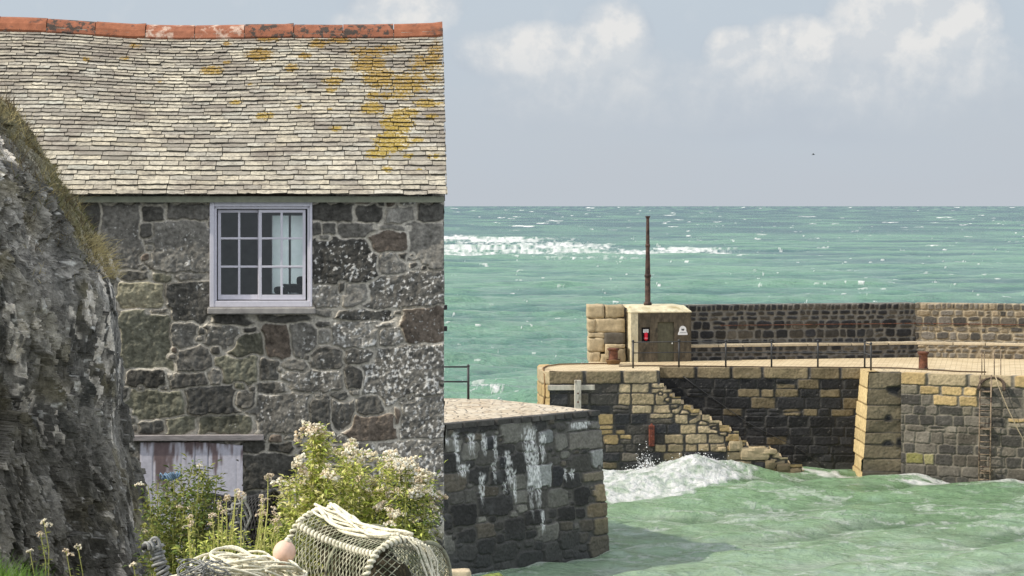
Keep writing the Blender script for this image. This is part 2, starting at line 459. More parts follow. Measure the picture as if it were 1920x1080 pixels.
# ================================================================ shared materials
M_STONE = mat('rubble_stone', None, .92, .38, 26, .7, .008, .2)
M_FARSTONE = mat('harbour_stone', None, .85, .2, 9, .3, .015, .25)
M_SLATE = None
M_WOODW = mat('weathered_white_paint', rgb(205, 203, 214) * .95, .65, .12, 14, .25, .004, .3, second=rgb(140, 135, 130), sthr=(.66, .74), sscale=9)
M_FRAME = mat('window_paint', rgb(208, 206, 213), .5, .05, 20, .1, .002, .35, second=rgb(160, 155, 160), sthr=(.70, .76), sscale=22)
M_IRON = mat('black_iron', rgb(52, 52, 52), .55, .3, 14, .2, .004, .4)
M_RUST = mat('rusty_iron', rgb(104, 68, 52), .85, .45, 7, .4, .01, .25, second=rgb(58, 44, 42), sthr=(.48, .62), sscale=4)
M_MAST = mat('mast_iron', rgb(84, 66, 58), .85, .4, 7, .4, .01, .25, second=rgb(50, 42, 40), sthr=(.46, .6), sscale=4)
M_ROPE = mat('pale_rope', rgb(224, 218, 194), .9, .28, 60, .6, .006, .15, second=rgb(140, 146, 118), sthr=(.55, .7), sscale=16)
M_ROPEG = mat('grey_rope', rgb(150, 150, 146), .9, .3, 60, .6, .006, .15, second=rgb(96, 98, 96), sthr=(.5, .65), sscale=20)
M_DARK = mat('dark_netting', rgb(58, 58, 58), .9, .4, 20, .3, .004, .15)

# ================================================================ cottage
COT = Plane(((826 - CX) / F * 30.0, 30.0), (math.cos(R(2.9)), math.sin(R(2.9))))
cb0 = COT.pt(-2.4, 2.2, 5.6)
cottage = thing('stone_cottage', 'lichened rubble stone cottage with slate roof, terracotta ridge and white window', 'cottage', cb0)
_, EAVEZ = COT.uz(700, 378)
def cuz(px, py): return COT.uz(px, py)
wu0, wz1 = cuz(394, 379); wu1, wz0 = cuz(585, 577)          # window opening
WALL_L, WALL_B = -6.6, 5.4
DEPTH = 4.5
DK = rgb(90, 88, 82); MD = rgb(124, 121, 113); BR = rgb(120, 109, 97); GN = rgb(114, 113, 98); BL = rgb(90, 89, 84); YL = rgb(142, 137, 116)
sto = Stones()
HERO = [  # the wall's larger stones: x0, y0, x1, y1, colour, lichen, tilt
 (585,382,658,413,DK,.15,.05),(667,387,720,414,DK,.1,-.03),(722,388,778,415,MD,.1,.05),(780,384,830,416,DK,.15,0),(586,416,602,440,DK,.0,0),(604,417,628,441,DK,.1,0),(637,420,700,446,MD,.15,.04),
 (711,422,762,431,MD,.3,-.06),(692,437,761,472,BR,.3,0),(768,421,830,496,MD,.25,.08),(586,449,704,525,DK,.62,0),(712,476,758,514,MD,.6,0),(744,474,762,491,DK,.1,0),(766,474,778,482,DK,.1,0),(767,488,787,501,DK,.1,.3),
 (699,515,830,571,MD,.66,.06),(587,537,632,572,MD,.62,0),(646,533,690,567,MD,.3,.2),(636,530,648,550,DK,.2,0),(588,580,625,594,MD,.55,0),(633,582,730,601,DK,.6,0),(737,584,752,592,DK,.5,0),(761,581,830,640,BR,.5,.05),
 (623,603,703,648,MD,.78,0),(711,619,752,648,MD,.75,.1),(697,606,735,615,MD,.7,.1),(591,600,621,612,DK,.5,0),(598,619,620,645,MD,.5,.1),(500,613,544,668,BR,.12,.05),(546,606,590,664,MD,.5,.1),(437,630,492,668,GN,.1,.15),
 (388,610,446,648,MD,.5,0),(456,613,482,622,DK,.0,0),(583,652,640,692,MD,.42,.1),(650,656,702,682,DK,.6,0),(682,652,830,741,MD,.8,.1),(416,668,484,716,GN,.22,.15),(486,672,520,712,DK,.3,0),(540,695,642,734,MD,.66,-.05),(645,690,680,730,DK,.35,0),
 (479,741,578,812,MD,.5,.05),(581,747,622,822,DK,.4,.1),(622,750,660,800,MD,.5,.1),(355,723,440,773,BL,.05,.05),(440,736,480,764,DK,.1,0),(365,781,475,812,GN,.3,0),(312,781,370,812,GN,.1,.1),(245,736,340,782,GN,.08,0),(265,790,310,812,BL,.2,.05),
 (655,780,742,826,BR,.15,-.1),(752,749,830,820,MD,.72,0),(706,828,830,905,MD,.75,0),(458,851,560,915,DK,.1,0),(456,828,500,850,DK,.1,0),(502,832,550,850,DK,.1,0),(620,832,702,870,DK,.55,0),(560,870,700,930,MD,.4,0),(740,760,752,800,BR,.1,0),
 (190,386,262,500,MD,.42,-.06),(264,386,310,416,DK,.2,.1),(312,382,390,412,MD,.25,0),(285,414,388,510,MD,.46,.1),(262,420,288,445,DK,.1,0),(225,508,276,527,DK,.3,0),(282,511,324,530,GN,.1,0),(326,512,388,528,MD,.4,0),(222,528,303,577,YL,.25,0),(316,522,396,600,DK,.45,.1),
 (225,581,318,688,GN,.22,0),(318,602,366,648,MD,.5,.1),(333,656,388,692,MD,.25,.15),(276,577,320,590,MD,.5,0),(242,694,308,722,DK,.3,0),(322,700,388,726,DK,.3,0),(390,694,414,722,MD,.4,.1),(486,716,540,738,MD,.4,0),(400,590,470,608,DK,.1,0),(480,590,590,604,DK,.1,0)]
for (x0, y0, x1, y1, c, l, tl) in HERO:
    a = cuz(x0, y1); b = cuz(x1, y0)
    v = RNG.uniform(.68, 1.22)
    sto.box(a[0], a[1], b[0], b[1], rot=tl + RNG.uniform(-.04, .04), p=RNG.uniform(3.2, 8), col=c * v, lich=l, prot=RNG.uniform(0, .012))
def cot_col(rng, u, z):
    c = [DK, MD, GN, BL, MD, BR][rng.integers(0, 6)] * rng.uniform(.75, 1.2)
    return c, rng.choice([.1, .3, .5, .6]) * (1.1 if u > -2 else .7), rng.uniform(0, .008)
sto.fill(WALL_L, 0.05, WALL_B, EAVEZ + .05, [(.22, 260), (.13, 900), (.075, 2400), (.042, 3600)], RNG, cot_col, .93, (1.0, 2.0))
def cot_tint(U, Z, col, h, e):
    # damp, mossy foot and faint runs below the sill
    moss = sstep(7.6, 6.2, Z + .4 * fbm(U * 2, Z * 2, 3, 3)) * .4
    col = mixc(col, col * np.array([.75, .8, .62]), moss)
    return col, h + .02 * fbm(U * 1.2, Z * 1.2, 9, 3)
def keepwin(U, Z): return ~((U > wu0) & (U < wu1) & (Z > wz0) & (Z < wz1 + .2))
link('front_wall', masonry('front_wall', COT, WALL_L, 0.045, WALL_B, EAVEZ + .1, .0085, sto, rgb(192, 186, 172), .013, .017, .028, .014, keepf=keepwin, warp=.04, wf=6, grow=1.42, noisev=.62, wrap=.06, ejit=.03, tint=cot_tint,
     lichc=rgb(222, 220, 212), lichs=21), M_STONE, cottage)
# roof geometry
OV = .13; RUN = 2.40; TH = R(43.2); EZ = EAVEZ + .055
SL = RUN / math.cos(TH); UV0, UV1 = -6.6, .075
def sag(u, s):
    s = max(s, 0.0)
    return (-.055 * np.exp(-((u + 2.9) / 1.5) ** 2) + .035 * sstep(-3.2, -5.2, u)) * (s / SL) ** 1.3 - .018 * np.sin(u * 1.9 + s) * (s / SL)
def roof_pt(u, s, lift=0.0):
    w = -OV + s * math.cos(TH) - lift * math.sin(TH); z = EZ + s * math.sin(TH) + lift * math.cos(TH) + float(sag(np.array(u), s))
    return COT.pt(u, w, z)
def px2roof(px, py):
    # meet the view ray with the roof plane
    d = np.array([(px - CX) / F, 1.0, -(py - HY) / F]); o = np.array([0, 0, CZ])
    p0 = np.array(COT.pt(0, -OV, EZ)); a = np.array([*COT.d, 0]); b = np.array([*(COT.n * math.cos(TH)), math.sin(TH)])
    t, mu, ms = np.linalg.solve(np.stack([d, -a, -b], 1), p0 - o)
    return mu, ms
# gable and rear walls (seen only from the side)
GAB = Plane(COT.pt(0, 0, 0)[:2], COT.n)
gs = Stones(); gs.fill(-.05, DEPTH, 5.4, 13.3, [(.25, 200), (.15, 700), (.08, 1600)], RNG, cot_col, .93)
def gab_keep(U, Z): return Z < EAVEZ + np.minimum(U, DEPTH - U) * math.tan(TH) - .02
link('gable_wall', masonry('gable_wall', GAB, 0.0, DEPTH, WALL_B, 13.2, .02, gs, rgb(148, 143, 132), .018, .035, .03, .01, keepf=gab_keep, warp=.03, lichc=rgb(186, 184, 178)), M_STONE, cottage)
BACK = Plane(COT.pt(0, DEPTH, 0)[:2], COT.d)
bu0, bz1 = BACK.uz(512, 404); bu1, bz0 = BACK.uz(572, 549)
mb = MB()
def wbox(mb, pl, u0, u1, w0, w1, z0, z1, col=None):
    mb.box(pl.pt((u0 + u1) / 2, (w0 + w1) / 2, (z0 + z1) / 2), (abs(u1 - u0), abs(w1 - w0), abs(z1 - z0)), pl.ax, col)
wbox(mb, BACK, WALL_L, bu0, -.4, 0, WALL_B, EAVEZ); wbox(mb, BACK, bu1, -.02, -.4, 0, WALL_B, EAVEZ)
wbox(mb, BACK, bu0, bu1, -.4, 0, WALL_B, bz0); wbox(mb, BACK, bu0, bu1, -.4, 0, bz1, EAVEZ)
M_INNER = mat('limewashed_inner_wall', rgb(170, 172, 172), .95, .2, 4, .2)
mb.build('rear_wall', M_INNER, cottage)
mb = MB()  # rear window bars seen through the front panes
wbox(mb, BACK, (bu0 * .45 + bu1 * .55) - .016, (bu0 * .45 + bu1 * .55) + .016, -.3, -.26, bz0, bz1)
zz = BACK.uz(540, 500)[1]; wbox(mb, BACK, bu0, bu1, -.3, -.262, zz - .014, zz + .014)
rw = mb.build('rear_window', M_FRAME, cottage)
mb = MB()   # inner leaf of the front wall, floor and ceiling close the room
wbox(mb, COT, WALL_L, wu0 - .1, .42, .46, WALL_B, EAVEZ); wbox(mb, COT, wu1 + .1, -.1, .42, .46, WALL_B, EAVEZ)
wbox(mb, COT, WALL_L, -.1, .1, DEPTH - .42, EAVEZ + .02, EAVEZ + .06); wbox(mb, COT, WALL_L, -.1, .47, DEPTH - .42, 8.6, 8.66)
wbox(mb, COT, WALL_L, WALL_L + .1, .05, DEPTH - .42, WALL_B, EAVEZ); wbox(mb, COT, -.12, -.06, .05, DEPTH - .42, WALL_B, EAVEZ)
mb.build('inner_wall', M_INNER, cottage)
# ---- roof: every slate a thick, uneven slab
cols = [rgb(206, 198, 176), rgb(198, 190, 170), rgb(190, 186, 172), rgb(168, 162, 148), rgb(152, 146, 134), rgb(212, 203, 180), rgb(198, 188, 164), rgb(136, 130, 120), rgb(194, 194, 180)]
pw = np.array([.22, .2, .15, .09, .06, .12, .1, .03, .03])
LICH = [(596,84,18,8),(487,105,24,12),(571,108,13,6),(548,131,13,7),(633,137,16,4),(625,157,18,8),(622,174,13,6),(690,124,30,16),(712,150,32,18),(765,160,45,26),(795,122,30,18),(697,208,22,12),(802,198,26,8),(746,236,30,20),(734,272,32,20),(708,294,22,9),
        (497,221,19,7),(503,74,22,7),(637,78,20,6),(725,323,10,5),(629,247,12,5),(443,194,11,5),(398,133,22,9),(425,118,9,4),(253,86,12,5),(233,112,9,4),(8,65,10,4),(163,118,7,5),(427,83,8,5),(690,100,40,10),(730,95,30,9),(760,215,25,8),(784,268,14,5),(700,182,12,6),(735,185,45,7),(815,110,16,30),(812,150,18,10),(808,223,14,5),(813,300,14,5),(765,298,10,4),(785,323,8,3),(300,155,6,3),(620,210,8,3),(560,205,7,4),(470,160,6,3)]
LB = []
for (x, y, rx, ry) in LICH:
    u, s = px2roof(x, y); u2, _ = px2roof(x + rx, y); _, s2 = px2roof(x, y + ry)
    LB.append((u, s, abs(u2 - u), abs(s - s2), .72 if (x, y) in ((765,160),(795,122),(815,110),(735,185),(812,150),(813,300),(690,100),(730,95)) else .95))
rv, rq, rc, rl, rt = [], [], [], [], []
s = 0.0; row = 0; rng = np.random.default_rng(3)
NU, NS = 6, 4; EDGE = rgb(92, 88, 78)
while s < SL - .05:
    ex = (.094 - .040 * (s / SL)) * rng.uniform(.9, 1.1)
    u = UV0 - rng.uniform(0, .25)
    while u < UV1:
        w = rng.uniform(.17, .34) * (1.15 - .35 * s / SL)
        if u + w > UV1 - .06: w = UV1 - u + rng.uniform(-.015, .012)
        g = .004 * rng.random() + .002
        us = np.linspace(u + g, u + w - g, NU); L = ex * 2.0
        th = rng.uniform(.010, .019); tail = rng.uniform(-.005, .005); skew = rng.uniform(-.005, .005)
        big = fbm(u * .9, s * 1.6, 2.0, 3); pr = pw.copy()
        if big > .05: pr[[3, 4, 7]] *= 3.0
        if s < .6: pr[[3, 4, 7]] *= .5
        c0 = (cols[rng.choice(9, p=pr / pr.sum())] * .7 + rgb(184, 176, 158) * .3) * rng.uniform(.78, 1.04)
        jag = rng.normal(0, .0035, NU); jag[0] += .006 * rng.random(); jag[-1] += .006 * rng.random()
        kick = rng.uniform(0, .012)
        base = len(rv)
        for layer in (1, 0):
            for i in range(NS):
                f = i / (NS - 1)
                for j in range(NU):
                    ss = s + tail + skew * (j / (NU - 1) - .5) + jag[j] * (1 - f) + L * f
                    lift = .006 + (1 - f) ** .7 * (.036 + kick) + (th if layer else 0) * (1 - .4 * f)
                    if layer and i == 0: lift -= .003
                    uj = us[j]
                    rv.append(roof_pt(uj, min(ss, SL), lift + rng.normal(0, .0012)))
                    la = 0.0
                    for (bu, bs, ru, rs, yy) in LB:
                        q = ((uj - bu) / ru) ** 2 + ((ss - bs) / max(rs, .03)) ** 2
                        if q < 2.2: la = max(la, yy * (1.0 - q / 2.2))
                    rl.append(la); rt.append(np.clip((s / SL - .25) * 1.3, 0, 1)); rc.append(c0)
        o2 = base + NS * NU
        for i in range(NS - 1):
            for j in range(NU - 1):
                a = base + i * NU + j; rq.append((a, a + 1, a + NU + 1, a + NU))
        eb = len(rv)                   # the broken lower edge, darkened to paint the shadow line under each course
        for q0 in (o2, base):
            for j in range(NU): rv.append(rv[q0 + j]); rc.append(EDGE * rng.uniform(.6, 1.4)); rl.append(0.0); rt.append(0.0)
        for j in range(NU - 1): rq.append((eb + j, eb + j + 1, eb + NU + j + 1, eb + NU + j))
        for i in range(NS - 1):
            a = base + i * NU; b = o2 + i * NU; rq.append((b, a, a + NU, b + NU))
            a = base + i * NU + NU - 1; b = o2 + i * NU + NU - 1; rq.append((a, b, b + NU, a + NU))
        u += w
    s += ex; row += 1
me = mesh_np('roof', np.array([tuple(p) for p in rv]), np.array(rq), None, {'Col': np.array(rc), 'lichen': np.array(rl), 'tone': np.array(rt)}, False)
m, nt, b = new_mat('lichened_slate'); M_SLATE = m
v = mapped(nt, (1, 1, 1)); at = nd(nt, 'ShaderNodeAttribute'); at.attribute_name = 'Col'
n1 = noise(nt, v, 16, 6, .65); n2 = noise(nt, v, 45, 5, .7); n3 = noise(nt, mapped(nt, (.5, 1, 1)), 3.2, 7, .68)
c = mixrgb(nt, mr(nt, n1, .46, .66, 0, .85), at.outputs['Color'], rgb(132, 128, 116))
c = mixrgb(nt, mr(nt, n2, .52, .66, 0, .65), c, rgb(104, 100, 92))
tn = nd(nt, 'ShaderNodeAttribute'); tn.attribute_name = 'tone'
c = mixrgb(nt, mr(nt, mth(nt, 'ADD', n3, mth(nt, 'MULTIPLY', tn.outputs['Fac'], .07)), .48, .66, 0, .72), c, rgb(116, 107, 98))
la = nd(nt, 'ShaderNodeAttribute'); la.attribute_name = 'lichen'
lm = mr(nt, mth(nt, 'ADD', la.outputs['Fac'], mth(nt, 'ADD', mth(nt, 'MULTIPLY', mth(nt, 'SUBTRACT', n1, .5), 1.6), mth(nt, 'MULTIPLY', mth(nt, 'SUBTRACT', n2, .5), 1.5))), .42, .62)
lm = mth(nt, 'MULTIPLY', mth(nt, 'MULTIPLY', lm, mr(nt, n2, .38, .52, .35, .95)), mth(nt, 'GREATER_THAN', la.outputs['Fac'], .02))
tn = nd(nt, 'ShaderNodeAttribute'); tn.attribute_name = 'tone'
lc = mixrgb(nt, tn.outputs['Fac'], rgb(180, 152, 32), rgb(152, 108, 30))
lc = mixrgb(nt, mr(nt, n2, .42, .62), lc, rgb(118, 100, 44))
c = mixrgb(nt, lm, c, lc)
nt.links.new(c, b.inputs['Base Color']); b.inputs['Roughness'].default_value = .85; b.inputs['Specular IOR Level'].default_value = .25
bp = nd(nt, 'ShaderNodeBump', Strength=.5, Distance=.008); nt.links.new(n2, bp.inputs['Height']); nt.links.new(bp.outputs[0], b.inputs['Normal'])
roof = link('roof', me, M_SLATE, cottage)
# roof under-boarding and rear slope
mb = MB()
def quad(mb, pts, t=.03):
    n = (Vector(pts[1]) - Vector(pts[0])).cross(Vector(pts[2]) - Vector(pts[0])).normalized()
    a = [Vector(p) for p in pts]; bb = [p - n * t for p in a]
    mb.add(a + bb, [(0, 1, 2, 3), (7, 6, 5, 4), (0, 4, 5, 1), (1, 5, 6, 2), (2, 6, 7, 3), (3, 7, 4, 0)])
quad(mb, [roof_pt(UV0, .03, -.075), roof_pt(UV1 - .02, .03, -.075), roof_pt(UV1 - .02, SL, -.075), roof_pt(UV0, SL, -.075)], .02)
mb.build('roof_boarding', mat('roof_boards', rgb(110, 100, 88), .9), cottage)
mb = MB()
def rear_pt(u, s, l=0.0): return COT.pt(u, DEPTH + .2 - s * math.cos(TH) + l * math.sin(TH), EZ + s * math.sin(TH) + l * math.cos(TH) + (-.055 * math.exp(-((u + 2.9) / 1.5) ** 2)) * s / SL)
for i in range(14):
    a, b2 = UV0 + (UV1 - UV0) * i / 14, UV0 + (UV1 - UV0) * (i + 1) / 14
    quad(mb, [rear_pt(b2, 0), rear_pt(a, 0), rear_pt(a, SL), rear_pt(b2, SL)], .05)
mb.build('rear_roof_slope', mat('rear_slates', rgb(150, 146, 136), .9, .3, 6, .5, .02), cottage)
# fascia, wall plate end
mb = MB(); wbox(mb, COT, UV0, UV1 - .03, -OV + .03, -OV + .06, EZ - .065, EZ + .01)
wbox(mb, COT, UV0, UV1 - .05, -OV + .06, .02, EZ - .06, EZ - .04)
mb.build('fascia', mat('green_grey_fascia', rgb(128, 130, 112), .8, .2, 10), cottage)
# ridge tiles: terracotta, one per piece
M_TILE = mat('terracotta', rgb(148, 95, 70), .9, .25, 9, .4, .01, .2, second=rgb(96, 74, 64), sthr=(.56, .66), sscale=7)
M_TILEW = mat('limed_terracotta', rgb(150, 98, 75), .9, .25, 9, .4, .01, .2, second=rgb(196, 174, 156), sthr=(.50, .62), sscale=6)
M_TILEG = mat('dark_spotted_terracotta', rgb(142, 92, 70), .9, .25, 9, .4, .01, .2, second=rgb(74, 66, 60), sthr=(.5, .56), sscale=11)
edges = [-160, -95, 0, 89, 180, 274, 366, 459, 551, 643, 738, 830]
kinds = [M_TILE, M_TILE, M_TILE, M_TILEG, M_TILE, M_TILEW, M_TILEW, M_TILEG, M_TILEG, M_TILEG, M_TILE]
for i in range(len(edges) - 1):
    ua = px2roof(edges[i], 62)[0] + .005; ub = px2roof(edges[i + 1], 62)[0] - .005
    mb = MB(); prof = [(-.19, -.145), (-.155, -.06), (-.095, .01), (0, .035), (.095, .01), (.155, -.06), (.19, -.145)]
    jz = random.uniform(-.006, .006)
    vs = []; NX = 6
    for layer in (0, 1):
        for q in range(NX):
            uu = ua + (ub - ua) * q / (NX - 1)
            fl = .014 if q == NX - 1 and i % 3 == 1 else 0
            for (w, z) in prof:
                sc = 1.0 - .1 * layer
                zz = EZ + SL * math.sin(TH) + float(sag(np.array(uu), SL)) + (z - .03 * layer) + jz + fl + .07
                vs.append(COT.pt(uu, -OV + RUN + w * sc, zz))
    n = len(prof); fs = []
    for layer in (0, 1):
        for q in range(NX - 1):
            for k2 in range(n - 1):
                a = layer * NX * n + q * n + k2
                f = (a, a + n, a + n + 1, a + 1); fs.append(f[::-1] if layer == 0 else f)
    for q in (0, NX - 1):
        for k2 in range(n - 1):
            a = q * n + k2; b2 = NX * n + a
            fs.append((a, a + 1, b2 + 1, b2) if q == 0 else (a + 1, a, b2, b2 + 1))
    for q in range(NX - 1):
        for k2 in (0, n - 1):
            a = q * n + k2; b2 = NX * n + a; fs.append((a, b2, b2 + n, a + n))
    mb.add(vs, fs); mb.build('ridge_tile', kinds[i], roof)
mb = MB()   # lime bedding under the ridge
for i in range(24):
    a, b2 = UV0 + (UV1 - UV0) * i / 24, UV0 + (UV1 - UV0) * (i + 1) / 24
    um = (a + b2) / 2; z = EZ + SL * math.sin(TH) + float(sag(np.array(um), SL)) - .05
    wbox(mb, COT, a, b2, -OV + RUN - .17, -OV + RUN + .17, z - .06, z + .02)
mb.build('ridge_bedding', mat('lime_mortar', rgb(170, 162, 146), .95, .2, 12), roof)

# ---- window: frame, two three-over-two sashes, sill
win = None
mb = MB()
fu0, fz1 = cuz(402, 387); fu1, fz0 = cuz(581, 575)
wbox(mb, COT, fu0 - .055, fu0, -.055, .10, fz0, fz1 + .065); wbox(mb, COT, fu1, fu1 + .03, -.055, .10, fz0, fz1 + .065)
wbox(mb, COT, fu0, fu1, -.055, .10, fz1, fz1 + .065); wbox(mb, COT, fu0, fu1, -.05, .10, fz0, fz0 + .075)
win = bevel(mb.build('window', M_FRAME, cottage), .006)
mb = MB(); wbox(mb, COT, fu0 + .002, fu1 - .002, -.03, .0, fz1 - .03, fz1); wbox(mb, COT, fu0, fu0 + .03, -.03, .0, fz0 + .075, fz1); wbox(mb, COT, fu1 - .03, fu1, -.03, .0, fz0 + .075, fz1)
bevel(mb.build('stop_bead', M_FRAME, win), .004)
m, nt, b = new_mat('window_glass'); M_GLASS = m
b.inputs['Base Color'].default_value = (.9, .95, .95, 1); b.inputs['Roughness'].default_value = .02; b.inputs['Transmission Weight'].default_value = 1.0; b.inputs['IOR'].default_value = 1.5
def sash(x0, x1, xs, w0):
    (u0, z1), (u1, z0) = cuz(x0, 393), cuz(x1, 562)
    mb = MB(); t = .038; d = .03
    wbox(mb, COT, u0, u0 + t, w0, w0 + d, z0, z1); wbox(mb, COT, u1 - t, u1, w0, w0 + d, z0, z1)
    wbox(mb, COT, u0 + t, u1 - t, w0, w0 + d, z0, z0 + .062); wbox(mb, COT, u0 + t, u1 - t, w0, w0 + d, z1 - t, z1)
    for x in xs:
        uu = cuz(x, 450)[0]; wbox(mb, COT, uu - .014, uu + .014, w0 + .003, w0 + d - .003, z0 + .062, z1 - t)
    for y in (447, 500):
        zz = cuz(500, y)[1]; wbox(mb, COT, u0 + t, u1 - t, w0 + .001, w0 + d - .001, zz - .013, zz + .013)
    s_ = bevel(mb.build('sash', M_FRAME, win), .003)
    mb = MB(); wbox(mb, COT, u0 + t * .8, u1 - t * .8, w0 + .014, w0 + .018, z0 + .05, z1 - t * .8)
    return s_, mb
s1, g1 = sash(408, 489, (448,), .035)
s2, g2 = sash(485, 573, (528,), -.002)
g1.build('glass', M_GLASS, win); g2.build('glass', M_GLASS, win)
mb = MB(); a = cuz(390, 578); b2 = cuz(592, 588)
wbox(mb, COT, a[0], b2[0], -.13, .12, b2[1], a[1] + .012)
sill = bevel(mb.build('sill', mat('weathered_sill', rgb(158, 154, 148), .85, .25, 9, .4, .008), win), .014)
mb = MB()
for (u0, u1, z0, z1) in ((wu0 - .01, fu0 - .056, wz0, wz1), (fu1 + .031, wu1 + .01, wz0, wz1)):
    if u1 > u0: wbox(mb, COT, u0, u1, -.0, .3, z0 - .05, z1 + .1)
wbox(mb, COT, wu0 - .02, wu1 + .02, .101, .3, wz0 - .12, wz0 - .0)
mb.build('reveal', mat('reveal_render', rgb(150, 145, 135), .95, .25, 10), win)
# iron brackets on the corner
for y in (577, 617):
    mb = MB(); z = cuz(826, y)[1]; wbox(mb, COT, -.02, .085, .07, .13, z - .03, z + .03); mb.build('corner_bracket', M_IRON, cottage)
m, nt, b = new_mat('salt_hazed_glass'); tr_ = nd(nt, 'ShaderNodeBsdfTransparent'); df_ = nd(nt, 'ShaderNodeBsdfTranslucent'); df_.inputs['Color'].default_value = (.95, .96, .94, 1)
mx = nd(nt, 'ShaderNodeMixShader'); nt.links.new(mr(nt, noise(nt, mapped(nt), 3, 4), .3, .7, .5, .82), mx.inputs[0]); nt.links.new(tr_.outputs[0], mx.inputs[1]); nt.links.new(df_.outputs[0], mx.inputs[2]); nt.links.new(mx.outputs[0], nt.nodes['Material Output'].inputs['Surface'])
mb = MB(); wbox(mb, BACK, bu0, bu1, -.255, -.25, bz0, bz1); mb.build('rear_pane', m, rw)
# dark bundle on the inner ledge of the rear window
mb = MB(); p = BACK.uz(556, 545)
mb.block(BACK.pt(p[0], -.55, p[1] + .05), (.30, .2, .17), BACK.ax, jit=.05, rnd=.35, n=6, seed=3)
mb.block(BACK.pt(p[0] + .09, -.55, p[1] + .16), (.13, .13, .12), BACK.ax, jit=.03, rnd=.4, n=5, seed=5)
mb.block(BACK.pt(p[0] - .2, -.55, p[1] + .02), (.2, .2, .1), BACK.ax, jit=.03, rnd=.4, n=5, seed=6)
tag(mb.build('cloth_bundle', mat('dark_cloth', rgb(48, 50, 52), .95), None, True, origin=BACK.pt(p[0], -.55, p[1] - .04)), 'dark lumpy bundle seen through the lower right panes of the cottage window', 'bundle')
# lintel board and weathered hatch at the foot of the wall
mb = MB(); a = cuz(236, 826); b2 = cuz(495, 814)
wbox(mb, COT, a[0], b2[0], -.10, .05, a[1], b2[1])
o = bevel(mb.build('lintel', mat('grey_driftwood', rgb(150, 144, 142), .9, .3, 6, .5, .008, stretch=(1, 1, 6)), cottage), .008)
DOOR = Plane(COT.pt(0, -.06, 0)[:2], COT.d)
(u0, z1), (u1, z0) = DOOR.uz(262, 830), DOOR.uz(455, 935)
nx, nz = 70, 46
U, Z = np.meshgrid(np.linspace(u0, u1, nx), np.linspace(z0 - .9, z1, nz))
top = z1 - .02 * sstep(.55, 1, (U - u0) / (u1 - u0)) * 2 + .008 * fbm(U * 9, 0 * U, 1, 2)
Z = Z + (top - z1) * sstep(z0, z1, Z); ue = U + .012 * fbm(Z * 6, U * 0, 3, 2) * (U > u1 - .02)
pl_ = ((U - u0) / .17) % 1.0
groove = -.006 * np.exp(-((pl_ - .5) * 2) ** 8 * 0 - ((np.minimum(pl_, 1 - pl_)) / .035) ** 2)
n1 = fbm(U * 3.2, Z * 1.1, 3, 4) + .5 * fbm(U * 22, Z * 3, 1, 3); pee = sstep(-.05, .16, n1 + .30 * sstep(-3.2, -2.6, U) + .35 * sstep(z1 - .1, z1 - .5, Z) - .10)
col = mixc(np.broadcast_to(rgb(124, 108, 108), U.shape + (3,)) * (1 + .3 * fbm(U * 30, Z * 4, 2, 2))[..., None], np.broadcast_to(rgb(206, 204, 214), U.shape + (3,)), pee)
col = col * (1 - .5 * np.exp(-((np.minimum(pl_, 1 - pl_)) / .03) ** 2))[..., None]
Pf = DOOR.grid(ue, -groove - .0, Z); Pb = DOOR.grid(ue, -groove + .05, Z)
P = np.concatenate([Pb[:1], Pf, Pb[-1:]]); col = np.concatenate([col[:1], col, col[-1:]])
P = np.concatenate([np.concatenate([Pb[:1, :1], Pb[:, :1], Pb[-1:, :1]]), P, np.concatenate([Pb[:1, -1:], Pb[:, -1:], Pb[-1:, -1:]])], 1); col = np.concatenate([col[:, :1], col, col[:, -1:]], 1)
link('hatch', grid_mesh('hatch', P, {'Col': col}, None, False), mat('peeling_paint', None, .75, .12, 20, .3, .004), cottage, label='hatch of peeling white paint over purple boards')
# ================================================================ harbour pier (far wall)
T_LIT = rgb(172, 155, 124); T2 = rgb(156, 140, 110); OCH = rgb(174, 150, 106); GRY = rgb(104, 98, 88); BLK = rgb(56, 56, 57); BLK2 = rgb(72, 69, 64); BRN = rgb(92, 86, 76)
pier = thing('harbour_pier', 'far stone harbour pier with paved deck, coping stones and steps down to the water', 'pier', (9, 94, 0))
FLK = Plane.thru(1031, 92.4, 1500, 93.2)        # outer flank in front of the steps
REC = Plane.thru(1236, 94.9, 1614, 94.4)        # wall behind the steps
BUT = Plane.thru(1630, 92.1, 1690, 92.1)        # front of the buttress
RGT = Plane.thru(1690, 91.9, 1975, 89.4)        # wall right of it
WB = -1.2
def rects(pl, lst): return [(pl.uz(x0, y1), pl.uz(x1, y0), c) for (x0, y0, x1, y1, c) in lst]
def colour_in(rs, base):
    def f(rng, u, z):
        for (a, b, c) in rs:
            if a[0] < u < b[0] and a[1] < z < b[1]: return c * rng.uniform(.85, 1.15), 0.0, rng.uniform(0, .03)
        return base(rng, u, z)
    return f
def dark_base(rng, u, z):
    c = [BLK, BLK2, BLK, BRN, GRY][rng.choice(5, p=[.42, .3, .1, .1, .08])]
    return c * rng.uniform(.75, 1.25), rng.choice([0, 0, 0, .12]), rng.uniform(0, .025)
def grey_base(rng, u, z):
    c = [BLK2, GRY, GRY * 1.2, BRN, rgb(120, 112, 96)][rng.choice(5, p=[.32, .34, .14, .12, .08])]
    return c * rng.uniform(.75, 1.2), rng.choice([0, .1, .18]), rng.uniform(0, .025)
def coping(st, u0, u1, cols, h=.46, w=(1.1, 1.9), prot=.03):
    u = u0
    while u < u1:
        ww = min(RNG.uniform(*w), u1 - u) if u1 - u > .5 else u1 - u + .01
        st.add(u + ww / 2, ZT - h / 2 + .03, ww / 2 - .012, h / 2 + .02, 0, 7, cols[RNG.integers(0, len(cols))] * RNG.uniform(.85, 1.1), 0.06, prot)
        u += ww
